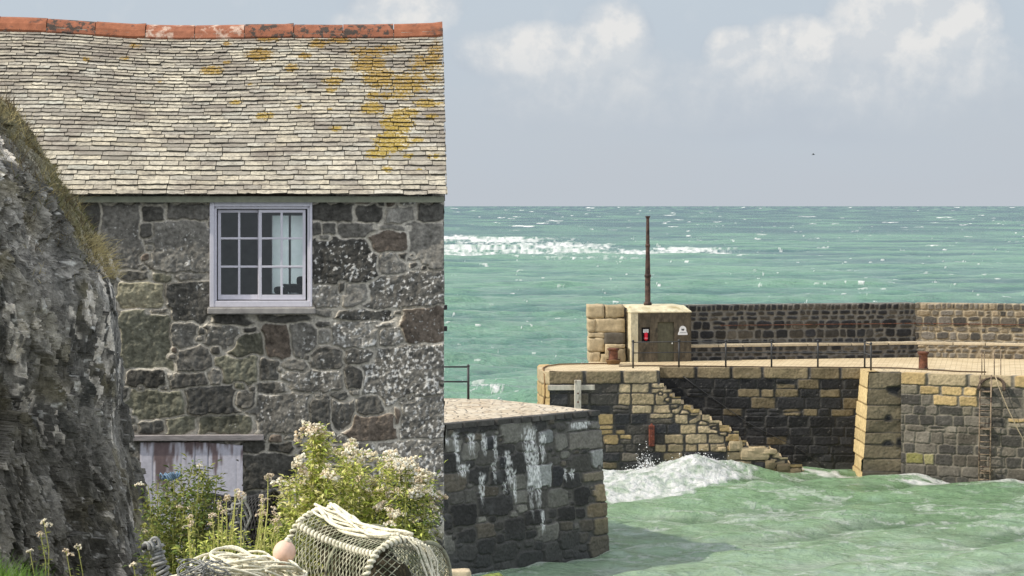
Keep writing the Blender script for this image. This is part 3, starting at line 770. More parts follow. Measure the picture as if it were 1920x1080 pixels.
STEPS = [(1236,718),(1243,731),(1259,744),(1276,757),(1294,767),(1310,777),(1329,788),(1348,797),(1366,808),(1384,826),(1398,836),(1442,845),(1460,857),(1476,870),(1502,882)]
SU = [(FLK.uz(x, y)[0], FLK.uz(x, y)[1]) for (x, y) in STEPS]
def step_tan(f):
    def g(rng, u, z):
        zt = np.interp(u, [q[0] for q in SU], [q[1] for q in SU], left=9)
        if zt < 4.3 and z > zt - 1.15 and rng.random() < .93: return [T_LIT, T2, T_LIT * .88, OCH * .9][rng.integers(0, 4)] * rng.uniform(.85, 1.12), 0.0, rng.uniform(0, .03)
        return f(rng, u, z)
    return g
# flank
fs = Stones()
uE = SU[-1][0]
TAN = rects(FLK, [(1155,718,1212,736,T_LIT),(1141,734,1216,762,T2*1.05),(1168,760,1226,778,T_LIT),(1120,775,1154,790,OCH),(1125,790,1138,808,OCH),(1128,808,1178,826,OCH),(1240,742,1300,778,T_LIT),(1225,776,1262,790,T_LIT),(1260,786,1330,802,T2),(1300,785,1380,830,T2),(1236,812,1300,832,T2),(1214,824,1310,842,T2*1.05),(1230,842,1300,858,T2*.7),(1290,790,1350,812,T_LIT),(1280,820,1345,850,T2),(1120,860,1170,875,T2*.5)])
coping(fs, -.35, SU[0][0], [T2 * .8, T2 * .7, T_LIT * .75], .46)
fs.courses(-.35, uE + .5, WB, ZT - .46, (.26, .46), (.45, 1.0), RNG, step_tan(colour_in(TAN, dark_base)), 8)
for i in range(len(SU) - 1): # tread stones along the stepped edge, paled to paint the sun on them
    fs.box(SU[i][0] - .05, SU[i + 1][1] - .02, SU[i + 1][0], SU[i][1] * 0 + SU[i + 1][1] + .0 - .22, p=7, col=[T_LIT * 1.15, T_LIT, T2, T_LIT * .9][RNG.integers(0, 4)], prot=.04)
def step_top(U):
    z = np.full(U.shape, ZT + .02)
    for i in range(len(SU)):
        z = np.where(U > SU[i][0] + .02, SU[i][1] if i < len(SU) else 0, z)
    return z
def keep_flank(U, Z): return Z < step_top(U)
def weed(U, Z, col, h, e):
    w = sstep(1.3, .2, Z + .5 * fbm(U * 1.5, Z * 1.5, 3, 3))
    col = mixc(col, np.broadcast_to(rgb(62, 62, 56), col.shape) * (1 + .4 * fbm(U * 6, Z * 6, 1, 3))[..., None], .75 * w)
    col = col * (1 + .35 * fbm(U * .8, Z * 2.5, 8, 3))[..., None]
    salt = sstep(.3, .5, fbm(U * 7, Z * 16, 6, 4)) * .35
    return mixc(col, np.broadcast_to(rgb(150, 146, 138), col.shape), salt), h
MOR = rgb(112, 106, 94); MORD = rgb(74, 72, 68)
link('steps_flank', masonry('steps_flank', FLK, 0.0, uE + .03, WB, ZT, .028, fs, MORD, .016, .03, .045, .02, fold=.45, keepf=keep_flank, warp=.05, wf=3, tint=weed, cap=.012), M_FARSTONE, pier)
# recessed wall
rs_ = Stones(); uR = REC.L
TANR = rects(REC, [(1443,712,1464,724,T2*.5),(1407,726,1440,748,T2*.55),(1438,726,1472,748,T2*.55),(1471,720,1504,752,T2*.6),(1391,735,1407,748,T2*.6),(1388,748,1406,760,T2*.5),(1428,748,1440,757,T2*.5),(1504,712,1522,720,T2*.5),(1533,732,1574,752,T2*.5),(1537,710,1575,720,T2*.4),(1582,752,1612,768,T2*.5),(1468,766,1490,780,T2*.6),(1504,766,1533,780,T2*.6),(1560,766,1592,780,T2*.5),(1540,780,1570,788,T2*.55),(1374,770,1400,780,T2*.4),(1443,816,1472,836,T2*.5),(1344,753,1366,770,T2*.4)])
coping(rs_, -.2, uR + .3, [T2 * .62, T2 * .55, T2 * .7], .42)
TANR = [(a_, b_, c_ * .8) for a_, b_, c_ in TANR]  # recess tans dimmed: the flank's shadow put into the stone colour
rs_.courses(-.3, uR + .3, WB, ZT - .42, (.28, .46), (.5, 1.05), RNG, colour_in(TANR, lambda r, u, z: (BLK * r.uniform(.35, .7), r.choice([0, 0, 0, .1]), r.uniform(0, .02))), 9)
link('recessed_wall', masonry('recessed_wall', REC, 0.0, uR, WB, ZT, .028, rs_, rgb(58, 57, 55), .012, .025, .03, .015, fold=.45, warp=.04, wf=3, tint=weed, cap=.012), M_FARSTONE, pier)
# steps themselves: each tread runs from the flank to the recessed wall
mb = MB()
for i in range(len(SU) - 1):
    u0, z = SU[i + 1][0] - (SU[i + 1][0] - SU[i][0]), SU[i + 1][1]
    a = FLK.pt(u0 + .02, .06, 0); b = FLK.pt(SU[i + 1][0] + .14, .06, 0)
    ua = float((np.array(a[:2]) - REC.C) @ REC.d); ub = float((np.array(b[:2]) - REC.C) @ REC.d)
    c = REC.pt(ua, .02, 0); d = REC.pt(ub, .02, 0)
    vs = [(p[0], p[1], zz) for zz in (z, max(z - 2.2, -1.2)) for p in (a, b, d, c)]
    mb.add(vs, [(0, 1, 2, 3), (7, 6, 5, 4), (0, 4, 5, 1), (1, 5, 6, 2), (2, 6, 7, 3), (3, 7, 4, 0)], T_LIT * RNG.uniform(.75, 1.1))
mb.build('steps', mat('worn_step_stone', None, .85, .3, 5, .5, .03), pier)
# tumbled blocks at the foot of the steps
mb = MB()
for (x0, y0, x1, y1, c) in [(1366,826,1392,846,T_LIT),(1386,838,1442,862,T_LIT),(1400,842,1456,852,T_LIT),(1412,866,1434,896,BLK),(1434,882,1486,900,T2*.5),(1478,878,1502,898,T2*.5),(1432,862,1452,880,T2*.6),(1345,838,1362,846,T_LIT),(1455,868,1482,886,T2*.4)]:
    a = FLK.uz(x0, y1); b = FLK.uz(x1, y0); sz = (b[0] - a[0], .55, b[1] - a[1])
    mb.block(FLK.pt((a[0] + b[0]) / 2, .12, (a[1] + b[1]) / 2), sz, FLK.ax, c, .03, .14, 4, x0)
mb.build('broken_step_block', mat('broken_block_stone', None, .9, .25, 5, .4, .03), pier)
# buttress
bs = Stones(); uB = float(np.linalg.norm(np.array([xpx(1690, 92.1), 92.1]) - BUT.C))
z = ZT
for h in (.62, .62, .55, .5, .45, .55, .5, .5, .6, .6):
    c = rgb(112, 102, 82) * RNG.uniform(.8, 1.1)  # front face: its shaded tone is put into the stone colour
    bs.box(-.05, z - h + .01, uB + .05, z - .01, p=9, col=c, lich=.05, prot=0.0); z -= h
for (x0, y0, x1, y1) in [(1662,722,1690,746),(1661,772,1674,792),(1658,820,1676,838),(1680,820,1692,838)]:
    a = BUT.uz(x0, y1); b = BUT.uz(x1, y0); bs.box(a[0], a[1], b[0], b[1], p=9, col=BLK * .55, prot=-.04)
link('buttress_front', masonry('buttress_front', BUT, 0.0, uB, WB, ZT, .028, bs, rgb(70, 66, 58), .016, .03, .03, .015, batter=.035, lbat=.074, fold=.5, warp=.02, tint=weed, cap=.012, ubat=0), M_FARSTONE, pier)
side = Plane(REC.pt(uR - .02, 0, 0)[:2], np.array(BUT.pt(0, 0, 0)[:2]) - np.array(REC.pt(uR - .02, 0, 0)[:2]))
Ls = float(np.linalg.norm(np.array(BUT.pt(0, 0, 0)[:2]) - np.array(REC.pt(uR - .02, 0, 0)[:2])))
ss_ = Stones(); z = ZT
for h in (.62, .62, .55, .5, .45, .55, .5, .5, .6, .6):
    ss_.box(-.1, z - h + .008, Ls + .1, z - .008, p=9, col=rgb(194, 172, 126) * RNG.uniform(.85, 1.1), lich=.04); z -= h  # sunlit tone put into this face, paler than the buttress front
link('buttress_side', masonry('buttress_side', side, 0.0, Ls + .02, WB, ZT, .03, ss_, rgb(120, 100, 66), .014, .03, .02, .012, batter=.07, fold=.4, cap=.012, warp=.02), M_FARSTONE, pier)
# right hand wall
rw_ = Stones(); uW = RGT.L
coping(rw_, 0, uW, [T_LIT, OCH, T_LIT * 1.05], .44, (1.0, 1.7))
TW = rects(RGT, [(1738,716,1796,730,OCH),(1738,728,1838,762,OCH),(1780,762,1840,766,OCH),(1688,716,1712,726,T2),(1904,742,1925,790,OCH),(1690,850,1720,870,rgb(120,116,70)),(1722,848,1758,868,rgb(136,130,92)),(1840,700,1880,722,OCH)])
rw_.courses(-.2, uW, WB, ZT - .44, (.26, .44), (.4, .95), RNG, colour_in(TW, grey_base), 7)
link('quay_wall', masonry('quay_wall', RGT, 0.0, uW, WB, ZT, .028, rw_, MOR, .018, .03, .04, .02, fold=.45, warp=.05, wf=3, tint=weed, cap=.012), M_FARSTONE, pier)
# rounded pier head on the left
hp = [(1.15, 96.6), (1.05, 95.4), (1.08, 94.2), (1.14, 93.4), (1.26, 92.75), (1.42, 92.45), (FLK.pt(0.02, 0, 0)[0], FLK.pt(0.02, 0, 0)[1])]
hp = np.array(hp); dd = np.r_[0, np.cumsum(np.linalg.norm(np.diff(hp, axis=0), axis=1))]
hs = Stones(); coping(hs, -.1, dd[-1] + .3, [T_LIT, OCH], .5, (1.2, 1.8)); hs.courses(-.2, dd[-1] + .2, WB, ZT - .5, (.5, .7), (.8, 1.6), RNG, lambda r, u, z: (OCH * r.uniform(.8, 1.0) if z > 2.4 else BLK2, 0, 0), 8)
nu = int(dd[-1] / .03) + 2; nz = int((ZT - WB) / .03); U, Z = np.meshgrid(np.linspace(0, dd[-1], nu), np.linspace(WB, ZT, nz))
ID, e = hs.field(U, Z, .03, 3); Cc = np.array(hs.c + [(0,) * 5])[ID]
ins = sstep(.008, .03, e); col = mixc(np.broadcast_to(rgb(120, 104, 74), U.shape + (3,)), Cc[..., :3] * (1 + .3 * fbm(U * 6, Z * 6, 1, 3))[..., None], ins)
hh = .05 * (1 - (1 - np.clip(e / .06, 0, 1)) ** 2) + .02 * fbm(U * 5, Z * 5, 2, 3)
X = np.interp(U, dd, hp[:, 0]); Y = np.interp(U, dd, hp[:, 1]); tx = np.gradient(X, axis=1); ty = np.gradient(Y, axis=1); ln = np.hypot(tx, ty)
P = np.stack([X + hh * ty / ln, Y - hh * tx / ln, Z], -1)
top = P[-1].copy(); top[:, 2] += .012; inn = np.stack([X[-1] + .35, Y[-1] + .3, np.full(nu, ZT + .012)], -1)
link('pier_head', grid_mesh('pier_head', np.concatenate([P, top[None], inn[None]]), {'Col': np.concatenate([col, col[-1:], col[-1:]])}, None, True), M_FARSTONE, pier)
# deck
fe = [tuple(hp[i]) for i in range(len(hp))] + [tuple(FLK.pt(SU[0][0], .03, 0)[:2]), tuple(REC.pt(.02, .03, 0)[:2]), tuple(REC.pt(uR - .03, .03, 0)[:2]), tuple(BUT.pt(.02, .03, 0)[:2]), tuple(BUT.pt(uB, .03, 0)[:2]), tuple(RGT.pt(uW, .03, 0)[:2])]
be = [(24, 104), (3.4, 103), (3.1, 97.6)]
mb = MB(); poly = fe + be
n = len(poly); mb.add([(x, y, ZT) for x, y in poly] + [(x, y, ZT - .3) for x, y in poly], [tuple(range(n)), tuple(reversed(range(n, 2 * n)))] + [(i, i + n, (i + 1) % n + n, (i + 1) % n) for i in range(n)])
m, nt, b = new_mat('pier_paving')
v = mapped(nt, (1, 1, 1), (0, 0, .2)); br = nd(nt, 'ShaderNodeTexBrick', Scale=1.0); br.inputs['Mortar Size'].default_value = .012; br.inputs['Brick Width'].default_value = .42; br.inputs['Row Height'].default_value = .2
nt.links.new(v, br.inputs['Vector']); br.inputs['Color1'].default_value = (*rgb(206, 188, 152), 1); br.inputs['Color2'].default_value = (*rgb(194, 176, 140), 1); br.inputs['Mortar'].default_value = (*rgb(126, 112, 88), 1)
c = mixrgb(nt, mr(nt, noise(nt, v, 1.2, 5, .6), .42, .7, 0, .6), br.outputs['Color'], rgb(150, 128, 92)); nt.links.new(c, b.inputs['Base Color']); b.inputs['Roughness'].default_value = .9
bp = nd(nt, 'ShaderNodeBump', Strength=.6, Distance=.03); nt.links.new(noise(nt, v, 6, 5), bp.inputs['Height']); nt.links.new(bp.outputs[0], b.inputs['Normal'])
M_PAVE = m
mb.build('deck', M_PAVE, pier)
# seaward back of the pier
mb = MB(); pts = [tuple(hp[0])] + be[::-1][:2]
pts = [(1.15, 96.6), (3.1, 97.7), (3.4, 103.1), (24, 104.1)]
for i in range(3):
    a, b2 = pts[i], pts[i + 1]; mb.add([(*a, WB), (*b2, WB), (*b2, ZT - .01), (*a, ZT - .01)], [(3, 2, 1, 0)])
mb.build('sea_face', mat('sea_face_stone', rgb(96, 90, 80), .9, .4, 2, .6, .05), pier)

# ---- parapet wall with bench ledge
par = thing('parapet_wall', 'long dark rubble parapet wall on the pier with pale topped bench ledge at its foot', 'wall', (12, 101, ZT))
PL = Plane.thru(1285, 99.75, 1716, 101.95); PR = Plane.thru(1716, 101.95, 1975, 100.3)
PT = 6.76
def par_col(rng, u, z): return [BLK * .7, BLK2 * .6, GRY * .6, BRN * .6][rng.choice(4, p=[.5, .28, .12, .10])] * rng.uniform(.7, 1.3), rng.choice([0, 0, .15]), rng.uniform(0, .02)  # left run: same stones darkened, its shade put into the colour
def parr_col(rng, u, z): return [BLK2, GRY, rgb(126, 114, 94), BRN, rgb(104, 99, 91)][rng.choice(5, p=[.26, .26, .16, .14, .18])] * rng.uniform(.75, 1.25), rng.choice([0, 0, .15]), rng.uniform(0, .03)
for (pl, cf, mo, nm) in ((PL, par_col, rgb(116, 112, 104), 'parapet_face'), (PR, parr_col, rgb(150, 138, 116), 'parapet_face')):
    s_ = Stones()
    u = -.1
    while u < pl.L + .2:      # stones on edge along the top
        w = RNG.uniform(.14, .36); c, l, pr = cf(RNG, u, PT)
        s_.add(u + w / 2, PT - .11, w / 2 - .008, .13, 0, 6, c, l, .02); u += w
    s_.courses(-.2, pl.L + .2, ZT, PT - .25, (.18, .44), (.24, .74), RNG, cf, 5)
    link(nm, masonry(nm, pl, 0, pl.L, ZT, PT, .024, s_, mo, .024, .04, .045, .02, fold=.8, warp=.07, wf=2.5, grow=1.05, cap=.012), M_FARSTONE, par)
    def prof_top(U): return 0
for (pl, cf, mo) in ((PL, par_col, rgb(104, 100, 94)), (PR, parr_col, rgb(140, 128, 108))):
    off = -.5; B = Plane(pl.pt(0.0, off, 0)[:2], pl.d)
    s_ = Stones(); s_.courses(-.2, pl.L + .2, ZT, ZT + .56, (.16, .3), (.25, .7), RNG, cf, 6)
    u1 = pl.L if pl is PR else pl.L - .0
    link('bench_face', masonry('bench_face', B, 0.0, u1, ZT, ZT + .56, .026, s_, mo, .03, .04, .04, .02, warp=.05, wf=3), M_FARSTONE, par)
    mb = MB(); u = 0.0
    while u < u1 - .02:
        w = min(RNG.uniform(.9, 1.7), u1 - u)
        mb.block(pl.pt(u + w / 2, -.26, ZT + .60), (w - .008, .60, .115), pl.ax, rgb(190, 176, 150) * RNG.uniform(.85, 1.08), .01, .04, 4, u); u += w
    mb.build('bench_slab', mat('bench_stone', None, .9, .15, 8, .3), par)
# rod along the wall
mb = MB(); mb.tube([PL.pt(u, -.13, 5.92 + .0 * u) for u in np.linspace(1.5, PL.L, 12)] + [PR.pt(u, -.13, 5.92) for u in np.linspace(.1, PR.L, 8)], .019, 6)
hr = tag(None or mb.build('wall_handrail', M_RUST, None, origin=PL.pt(6, 0, 5.0)), 'thin rusty iron rod fixed along the face of the parapet wall', 'handrail')
for pl in (PL, PR):
    for u in np.arange(1.6 if pl is PL else .8, pl.L, 1.42):
        mb = MB(); mb.tube([pl.pt(u, .0, 5.92), pl.pt(u, -.15, 5.92)], .03, 6); mb.build('rod_pin', M_RUST, hr)

# ---- hut
hut = thing('concrete_hut', 'small weathered concrete hut with chamfered roof at the left end of the parapet wall', 'hut', W(1240, 678, 98.4))
HP = Plane.thru(1183, 98.2, 1296, 98.75)
LH = HP.L; HTOP = zpx(587, 98.3)
HZ = zpx(574, 98.9)
m, nt, b = new_mat('weathered_concrete'); M_CONC = m
v = mapped(nt); vs_ = mapped(nt, (1, 1, .25))
c = mixrgb(nt, mr(nt, noise(nt, v, 2.2, 6, .65), .35, .65), rgb(150, 138, 118), rgb(186, 176, 152))
c = mixrgb(nt, mr(nt, noise(nt, vs_, 5, 6, .7), .5, .68, 0, .85), c, rgb(92, 88, 76))
c = mixrgb(nt, mr(nt, noise(nt, v, 14, 5, .7), .6, .7, 0, .7), c, rgb(196, 190, 172))
nt.links.new(c, b.inputs['Base Color']); b.inputs['Roughness'].default_value = .92
bp = nd(nt, 'ShaderNodeBump', Strength=.5, Distance=.02); nt.links.new(noise(nt, v, 12, 5), bp.inputs['Height']); nt.links.new(bp.outputs[0], b.inputs['Normal'])
M_CONCD = mat('shaded_stained_concrete', rgb(90, 82, 69), .92, .45, 6, .4, .015, .2, second=rgb(58, 56, 50), sthr=(.5, .66), sscale=3.4, stretch=(1, 1, .5))  # front wall: stains plus its shade put into a darker concrete
M_CONCL = mat('sunny_concrete', rgb(200, 190, 160), .92, .3, 6, .4, .015, .2, second=rgb(150, 136, 100), sthr=(.5, .7), sscale=3)  # side and roof: sunlight put into a paler concrete
def hbox(mb, u0, u1, w0, w1, z0, z1): wbox(mb, HP, u0, u1, w0, w1, z0, z1)
(ud0, zd1), (ud1, _) = HP.uz(1233, 604), HP.uz(1264, 678); (un0, zn1), (un1, zn0) = HP.uz(1203, 614), HP.uz(1219, 641)
mb = MB()
hbox(mb, 0.30, un0, 0, .25, ZT, HTOP); hbox(mb, un0, un1, 0, .25, zn1, HTOP); hbox(mb, un0, un1, 0, .25, ZT, zn0); hbox(mb, un1, ud0, 0, .25, ZT, HTOP)
hbox(mb, ud0, ud1, 0, .25, zd1, HTOP); hbox(mb, ud1, LH, 0, .25, ZT, HTOP)
mb.build('front_wall', M_CONCD, hut)
mb = MB(); hbox(mb, 0, .297, -.012, 2.4, ZT, HTOP); mb.build('side_pier', M_CONCL, hut)
mb = MB(); hbox(mb, .30, LH, .25, 2.4, ZT, HTOP - .01); mb.build('hut_body', M_CONC, hut)
mb = MB(); inz = .14; h1 = HZ - HTOP
base = [(-.02, -.03), (LH + .02, -.03), (LH + .02, 2.42), (-.02, 2.42)]; topb = [(inz * .5, .55), (LH - inz, .55), (LH - inz, 2.2), (inz * .5, 2.2)]
vs = [HP.pt(u, w, HTOP + .0) for u, w in base] + [HP.pt(u, w, HTOP + .05) for u, w in base] + [HP.pt(u, w, HZ + .02) for u, w in topb]
mb.add(vs, [(3, 2, 1, 0)] + [(i, (i + 1) % 4, 4 + (i + 1) % 4, 4 + i) for i in range(4)] + [(4 + i, 4 + (i + 1) % 4, 8 + (i + 1) % 4, 8 + i) for i in range(4)] + [(8, 9, 10, 11)])
bevel(mb.build('roof_slab', M_CONCL, hut), .02)
mb = MB(); hbox(mb, ud0 + .002, ud1 - .002, .07, .12, ZT + .01, zd1 - .002)
for i in range(1, 5): hbox(mb, ud0 + (ud1 - ud0) * i / 5 - .004, ud0 + (ud1 - ud0) * i / 5 + .004, .064, .07, ZT + .02, zd1 - .02)
mb.build('door', mat('drab_door_paint', rgb(88, 86, 70), .8, .25, 6, .3), hut)
mb = MB(); mb.lathe(HP.pt(ud1 - .07, .055, 5.25), [(.03, -.03), (.034, 0), (.03, .03)], 8); mb.build('door_knob', mat('white_knob', rgb(220, 220, 215), .5), hut)
mb = MB(); hbox(mb, un0 + .002, un1 - .002, .16, .2, zn0 + .002, zn1 - .002); mb.build('niche_back', mat('niche_black', rgb(44, 42, 44), .9), hut)
# lifesaving line holder and plaque hang on the hut
ctr = HP.pt((un0 + un1) / 2 + .02, .07, zn0 + .06)
lf = thing('rescue_line_holder', 'red throw line canister under a white notice in the niche of the hut', 'life saver', ctr)
mb = MB(); hgt = zpx(625, 98.3) - zpx(640, 98.3)
mb.lathe(ctr, [(.05, 0), (.075, .02), (.08, .06), (.08, hgt - .06), (.07, hgt - .02), (.04, hgt)], 18); mb.build('canister', mat('red_plastic', rgb(196, 30, 52), .4, .08, 8, 0), lf, True)
mb = MB(); mb.lathe(ctr, [(.082, .07), (.084, .075), (.084, .105), (.082, .11)], 18); mb.build('canister_band', mat('pink_band', rgb(226, 130, 140), .5), lf, True)
u_ = (un0 + un1) / 2 + .01; zt_ = zpx(617.5, 98.3); zb_ = zpx(624, 98.3)
mb = MB(); wbox(mb, HP, u_ - .105, u_ + .115, .05, .062, zb_, zt_); nb = mb.build('notice', mat('white_notice', rgb(235, 235, 235), .5, .03), lf)
mb = MB(); random.seed(4)
for j in range(3):
    x = u_ - .085; zz = zt_ - .035 - j * .036
    while x < u_ + .085:
        w = random.uniform(.018, .045); wbox(mb, HP, x, min(x + w, u_ + .095), .047, .05, zz, zz + .016); x += w + .012
mb.build('notice_lettering', mat('notice_ink', rgb(60, 60, 60), .6), nb)
pq = HP.uz(1280, 628); pw_ = .185; ph = .37
pc = HP.pt(pq[0], -.012, pq[1])
plq = thing('stone_plaque', 'white round topped plaque with dark leaf emblem beside the hut door', 'plaque', pc)
prof = [(-.2, 0), (.2, 0), (.2, .07), (.165, .13)] + [(.15 * math.cos(a), .21 + .165 * math.sin(a)) for a in np.linspace(-.2, math.pi + .2, 15)] + [(-.165, .13), (-.2, .07)]
mb = MB(); nn = len(prof)
mb.add([HP.pt(pq[0] + x, w, pq[1] + z) for w in (-.025, .0) for x, z in prof], [tuple(range(nn)), tuple(reversed(range(nn, 2 * nn)))] + [(i, i + nn, (i + 1) % nn + nn, (i + 1) % nn) for i in range(nn)])
mb.build('plaque_board', mat('white_plaque', rgb(222, 222, 222), .6, .06), plq)
mb = MB()
def leaf(cx, cz, L, an, wd):
    pts = []
    for t in np.linspace(0, 1, 9): pts.append((t * L, wd * math.sin(t * math.pi) * (1 + .35 * math.sin(t * 19))))
    for t in np.linspace(1, 0, 9): pts.append((t * L, -wd * math.sin(t * math.pi) * (1 + .35 * math.sin(t * 19))))
    c, s_ = math.cos(an), math.sin(an)
    out = [HP.pt(pq[0] + cx + x * c - y * s_, -.028, pq[1] + cz + x * s_ + y * c) for x, y in pts]
    mb.add(out, [tuple(range(len(out)))])
leaf(0, .2, .085, 2.45, .03); leaf(0, .2, .085, .7, .03); leaf(0, .2, .06, 1.57, .02); leaf(-.05, .185, .045, -.1, .017); leaf(.05, .185, .045, 3.24, .017)
mb.build('leaf_emblem', mat('emblem_ink', rgb(70, 72, 74), .6), plq)
mb = MB()
for j, wdt in enumerate((.26,)):
    x = -wdt / 2; zz = .085 - j * .045
    while x < wdt / 2:
        w = random.uniform(.02, .04); wbox(mb, HP, pq[0] + x, pq[0] + x + w, -.0285, -.0255, pq[1] + zz, pq[1] + zz + .022); x += w + .01
mb.build('plaque_lettering', mat('plaque_ink', rgb(110, 110, 112), .6), plq)
# mast on the hut roof
pb = W(1214.5, 573, 99.3); mz0 = HZ + .02; mz1 = zpx(406, 99.3)
ms = thing('iron_mast', 'tall rusty tapered iron mast with collars standing on the hut roof', 'mast', (pb.x, pb.y, mz0))
H = mz1 - mz0
mb = MB(); mb.lathe((pb.x, pb.y, mz0), [(.13, 0), (.13, .02), (.115, .05), (.112, H * .3), (.085, H * .62), (.062, H - .02), (.06, H)], 14); mb.build('shaft', M_MAST, ms, True)
for f, r_ in ((.0, .17), (.315, .135), (.655, .10)):
    mb = MB(); mb.lathe((pb.x, pb.y, mz0 + H * f), [(r_ * .85, 0), (r_, .03), (r_, .09), (r_ * .85, .13)], 14); mb.build('collar', M_MAST, ms, True)
mb = MB(); mb.lathe((pb.x, pb.y, mz0 + H - .01), [(.06, -.08), (.085, -.03), (.10, 0), (.10, .03), (.05, .032)], 14); mb.build('cap', M_MAST, ms, True)
# stone pillar ending the parapet on the left
pil = thing('stone_pillar', 'stack of rough tan granite blocks left of the hut, ending the parapet', 'pillar', W(1136, 680, 98.6))
mb = MB(); D = 98.6
PB = [(1101,572,1134,597,T_LIT),(1134,573,1170,596,T2),(1102,597,1116,623,T_LIT),(1114,597,1172,624,T_LIT),(1104,623,1134,634,T_LIT),(1132,623,1172,646,BRN),(1102,634,1134,660,T_LIT*1.05),(1103,660,1126,680,T_LIT),(1126,664,1142,682,T2),(1134,645,1172,652,T_LIT),(1134,650,1142,668,T_LIT),(1142,652,1172,682,T2*.7)]
for k_, (x0, y0, x1, y1, c) in enumerate(PB):
    dpt = 1.5 if x0 < 1132 else 1.3
    y_ = D + dpt / 2 + (.0 if x0 < 1134 else .05)
    front = -.35 if y0 > 640 and x0 > 1124 else 0
    mb.block(((xpx(x0, D) + xpx(x1, D)) / 2, D + (dpt + front) / 2, (zpx(y0, D) + zpx(y1, D)) / 2), (xpx(x1, D) - xpx(x0, D) - .01, dpt - front, zpx(y0, D) - zpx(y1, D) - .01), None, c * 1.0, .03, .045, 6, k_)
mb.box(((xpx(1134, D) + xpx(1168, D)) / 2, D + .8, (zpx(576, D) + ZT) / 2), (xpx(1168, D) - xpx(1108, D) - .2, 1.0, zpx(576, D) - ZT - .1), None, BRN * .8)
mb.build('granite_blocks', mat('granite', None, .9, .25, 6, .5, .03, second=rgb(86, 80, 66), sthr=(.62, .74), sscale=2.5), pil, True)
# railing along the deck edge
rail = thing('deck_railing', 'black iron railing with two bars along the pier edge above the steps', 'railing', W(1400, 692, 94.7))
def edge_pt(px, inset=.18):
    u, _ = REC.uz(px, 692); return REC.pt(u, inset, ZT)
RP = [edge_pt(x) for x in (1187, 1273, 1361, 1447, 1534, 1622)]
RP[0] = Vector((xpx(1187, 94.6), 94.6, ZT)); RP.append(Vector((xpx(1633, 93.1), 93.1, ZT)))
for p in RP:
    mb = MB(); mb.tube([p, p + Vector((0, 0, 1.06))], .036, 8)
    mb.lathe(p + Vector((0, 0, 1.06)), [(.03, -.05), (.05, -.02), (.052, .02), (.03, .05), (.005, .06)], 10); mb.build('post', M_IRON, rail, True)
for z in (1.02, .60):
    mb = MB(); mb.tube([p + Vector((0, 0, z)) for p in RP], .022, 6); mb.build('bar', M_IRON, rail, True)
# bollards
def bollard(name, px, py, D, label, hh, r):
    p = Vector((xpx(px, D), D, ZT)); t = thing(name, label, 'bollard', p, 'rusty mooring bollards')
    mb = MB(); mb.lathe(p, [(r * 1.12, 0), (r * 1.1, .04), (r, .08), (r * .96, hh - .14), (r * 1.02, hh - .12)], 18); mb.build('shaft', M_RUST, t, True)
    mb = MB(); mb.lathe(p, [(r * .98, hh - .125), (r * 1.28, hh - .06), (r * 1.3, hh - .02), (r * 1.1, hh), (.02, hh + .005)], 18); mb.build('cap', M_RUST, t, True)
    return p
b1 = bollard('mooring_bollard', 1150, 683, 96.9, 'rusty bollard with rope round its foot, beside the granite pillar', .66, .19)
b2_ = bollard('mooring_bollard', 1731, 691, 93.9, 'red brown flared bollard standing alone right of the railing', .70, .18)
mb = MB()
for j in range(4):
    mb.tube([b1 + Vector(((.23 + .02 * j) * math.cos(a), (.23 + .02 * j) * math.sin(a), .03 + .045 * j + .02 * math.sin(3 * a))) for a in np.linspace(0, 2 * math.pi, 20)[:-1]], .026, 6, closed=True)
path = [b1 + Vector((-.25, -.1, .05)), Vector((1.9, 96.4, ZT + .04)), Vector((1.35, 95.2, ZT + .04)), Vector((1.2, 93.8, ZT + .05)), Vector((1.22, 92.95, ZT + .04)), Vector((1.25, 92.66, ZT - .1)), Vector((1.28, 92.58, 3.7)), Vector((1.2, 92.68, 3.0)), Vector((1.15, 92.75, 2.4))]
mb.tube(path, .028, 6)
tag(mb.build('mooring_rope', mat('tarry_rope', rgb(120, 92, 60), .9, .3, 20, .4), None, True, origin=b1), 'brown rope wound round the bollard by the pillar and hanging over the pier head', 'rope')
mb = MB(); pts = []
for x in np.linspace(1160, 1850, 70):
    dd_ = 95.6 if x < 1250 else 95.4 - .9 * sstep(1250, 1650, x) - 2.6 * sstep(1650, 1860, x)
    pts.append(Vector((xpx(x, dd_), dd_ + .05 * math.sin(x * .09) + .1 * math.sin(x * .021), ZT + .03)))
mb.tube(pts, .03, 6)
tag(mb.build('mooring_chain', mat('dark_chain', rgb(84, 70, 54), .85, .3, 20, .4), None, True, origin=pts[20]), 'long dark chain lying along the pier deck behind the railing', 'chain')
# timber fender on the pier head
fd = thing('timber_fender', 'pale grey timber fender post and crossbeam fixed to the left end of the pier', 'fender', FLK.pt(1.05, -.1, 2.9))
M_TIM = mat('silvered_timber', rgb(184, 178, 164), .85, .25, 6, .4, .01, .2, second=rgb(120, 112, 98), sthr=(.55, .68), sscale=5, stretch=(1, 1, .3))
(u0, z1), (u1, z0) = FLK.uz(1076, 712), FLK.uz(1088, 766)
mb = MB(); wbox(mb, FLK, u0, u1, -.34, -.12, z0, z1); bevel(mb.build('post', M_TIM, fd), .015)
(u2, z3), (u3, z2) = FLK.uz(1022, 722), FLK.uz(1115, 731)
mb = MB(); wbox(mb, FLK, u2 + .1, u3, -.12, .02, z2, z3); bevel(mb.build('beam', M_TIM, fd), .015)
for f in (.25, .55):
    mb = MB(); mb.tube([FLK.pt((u0 + u1) / 2, -.3, z0 + (z1 - z0) * f), FLK.pt((u0 + u1) / 2, -.355, z0 + (z1 - z0) * f)], .035, 8); mb.build('bolt', M_RUST, fd)
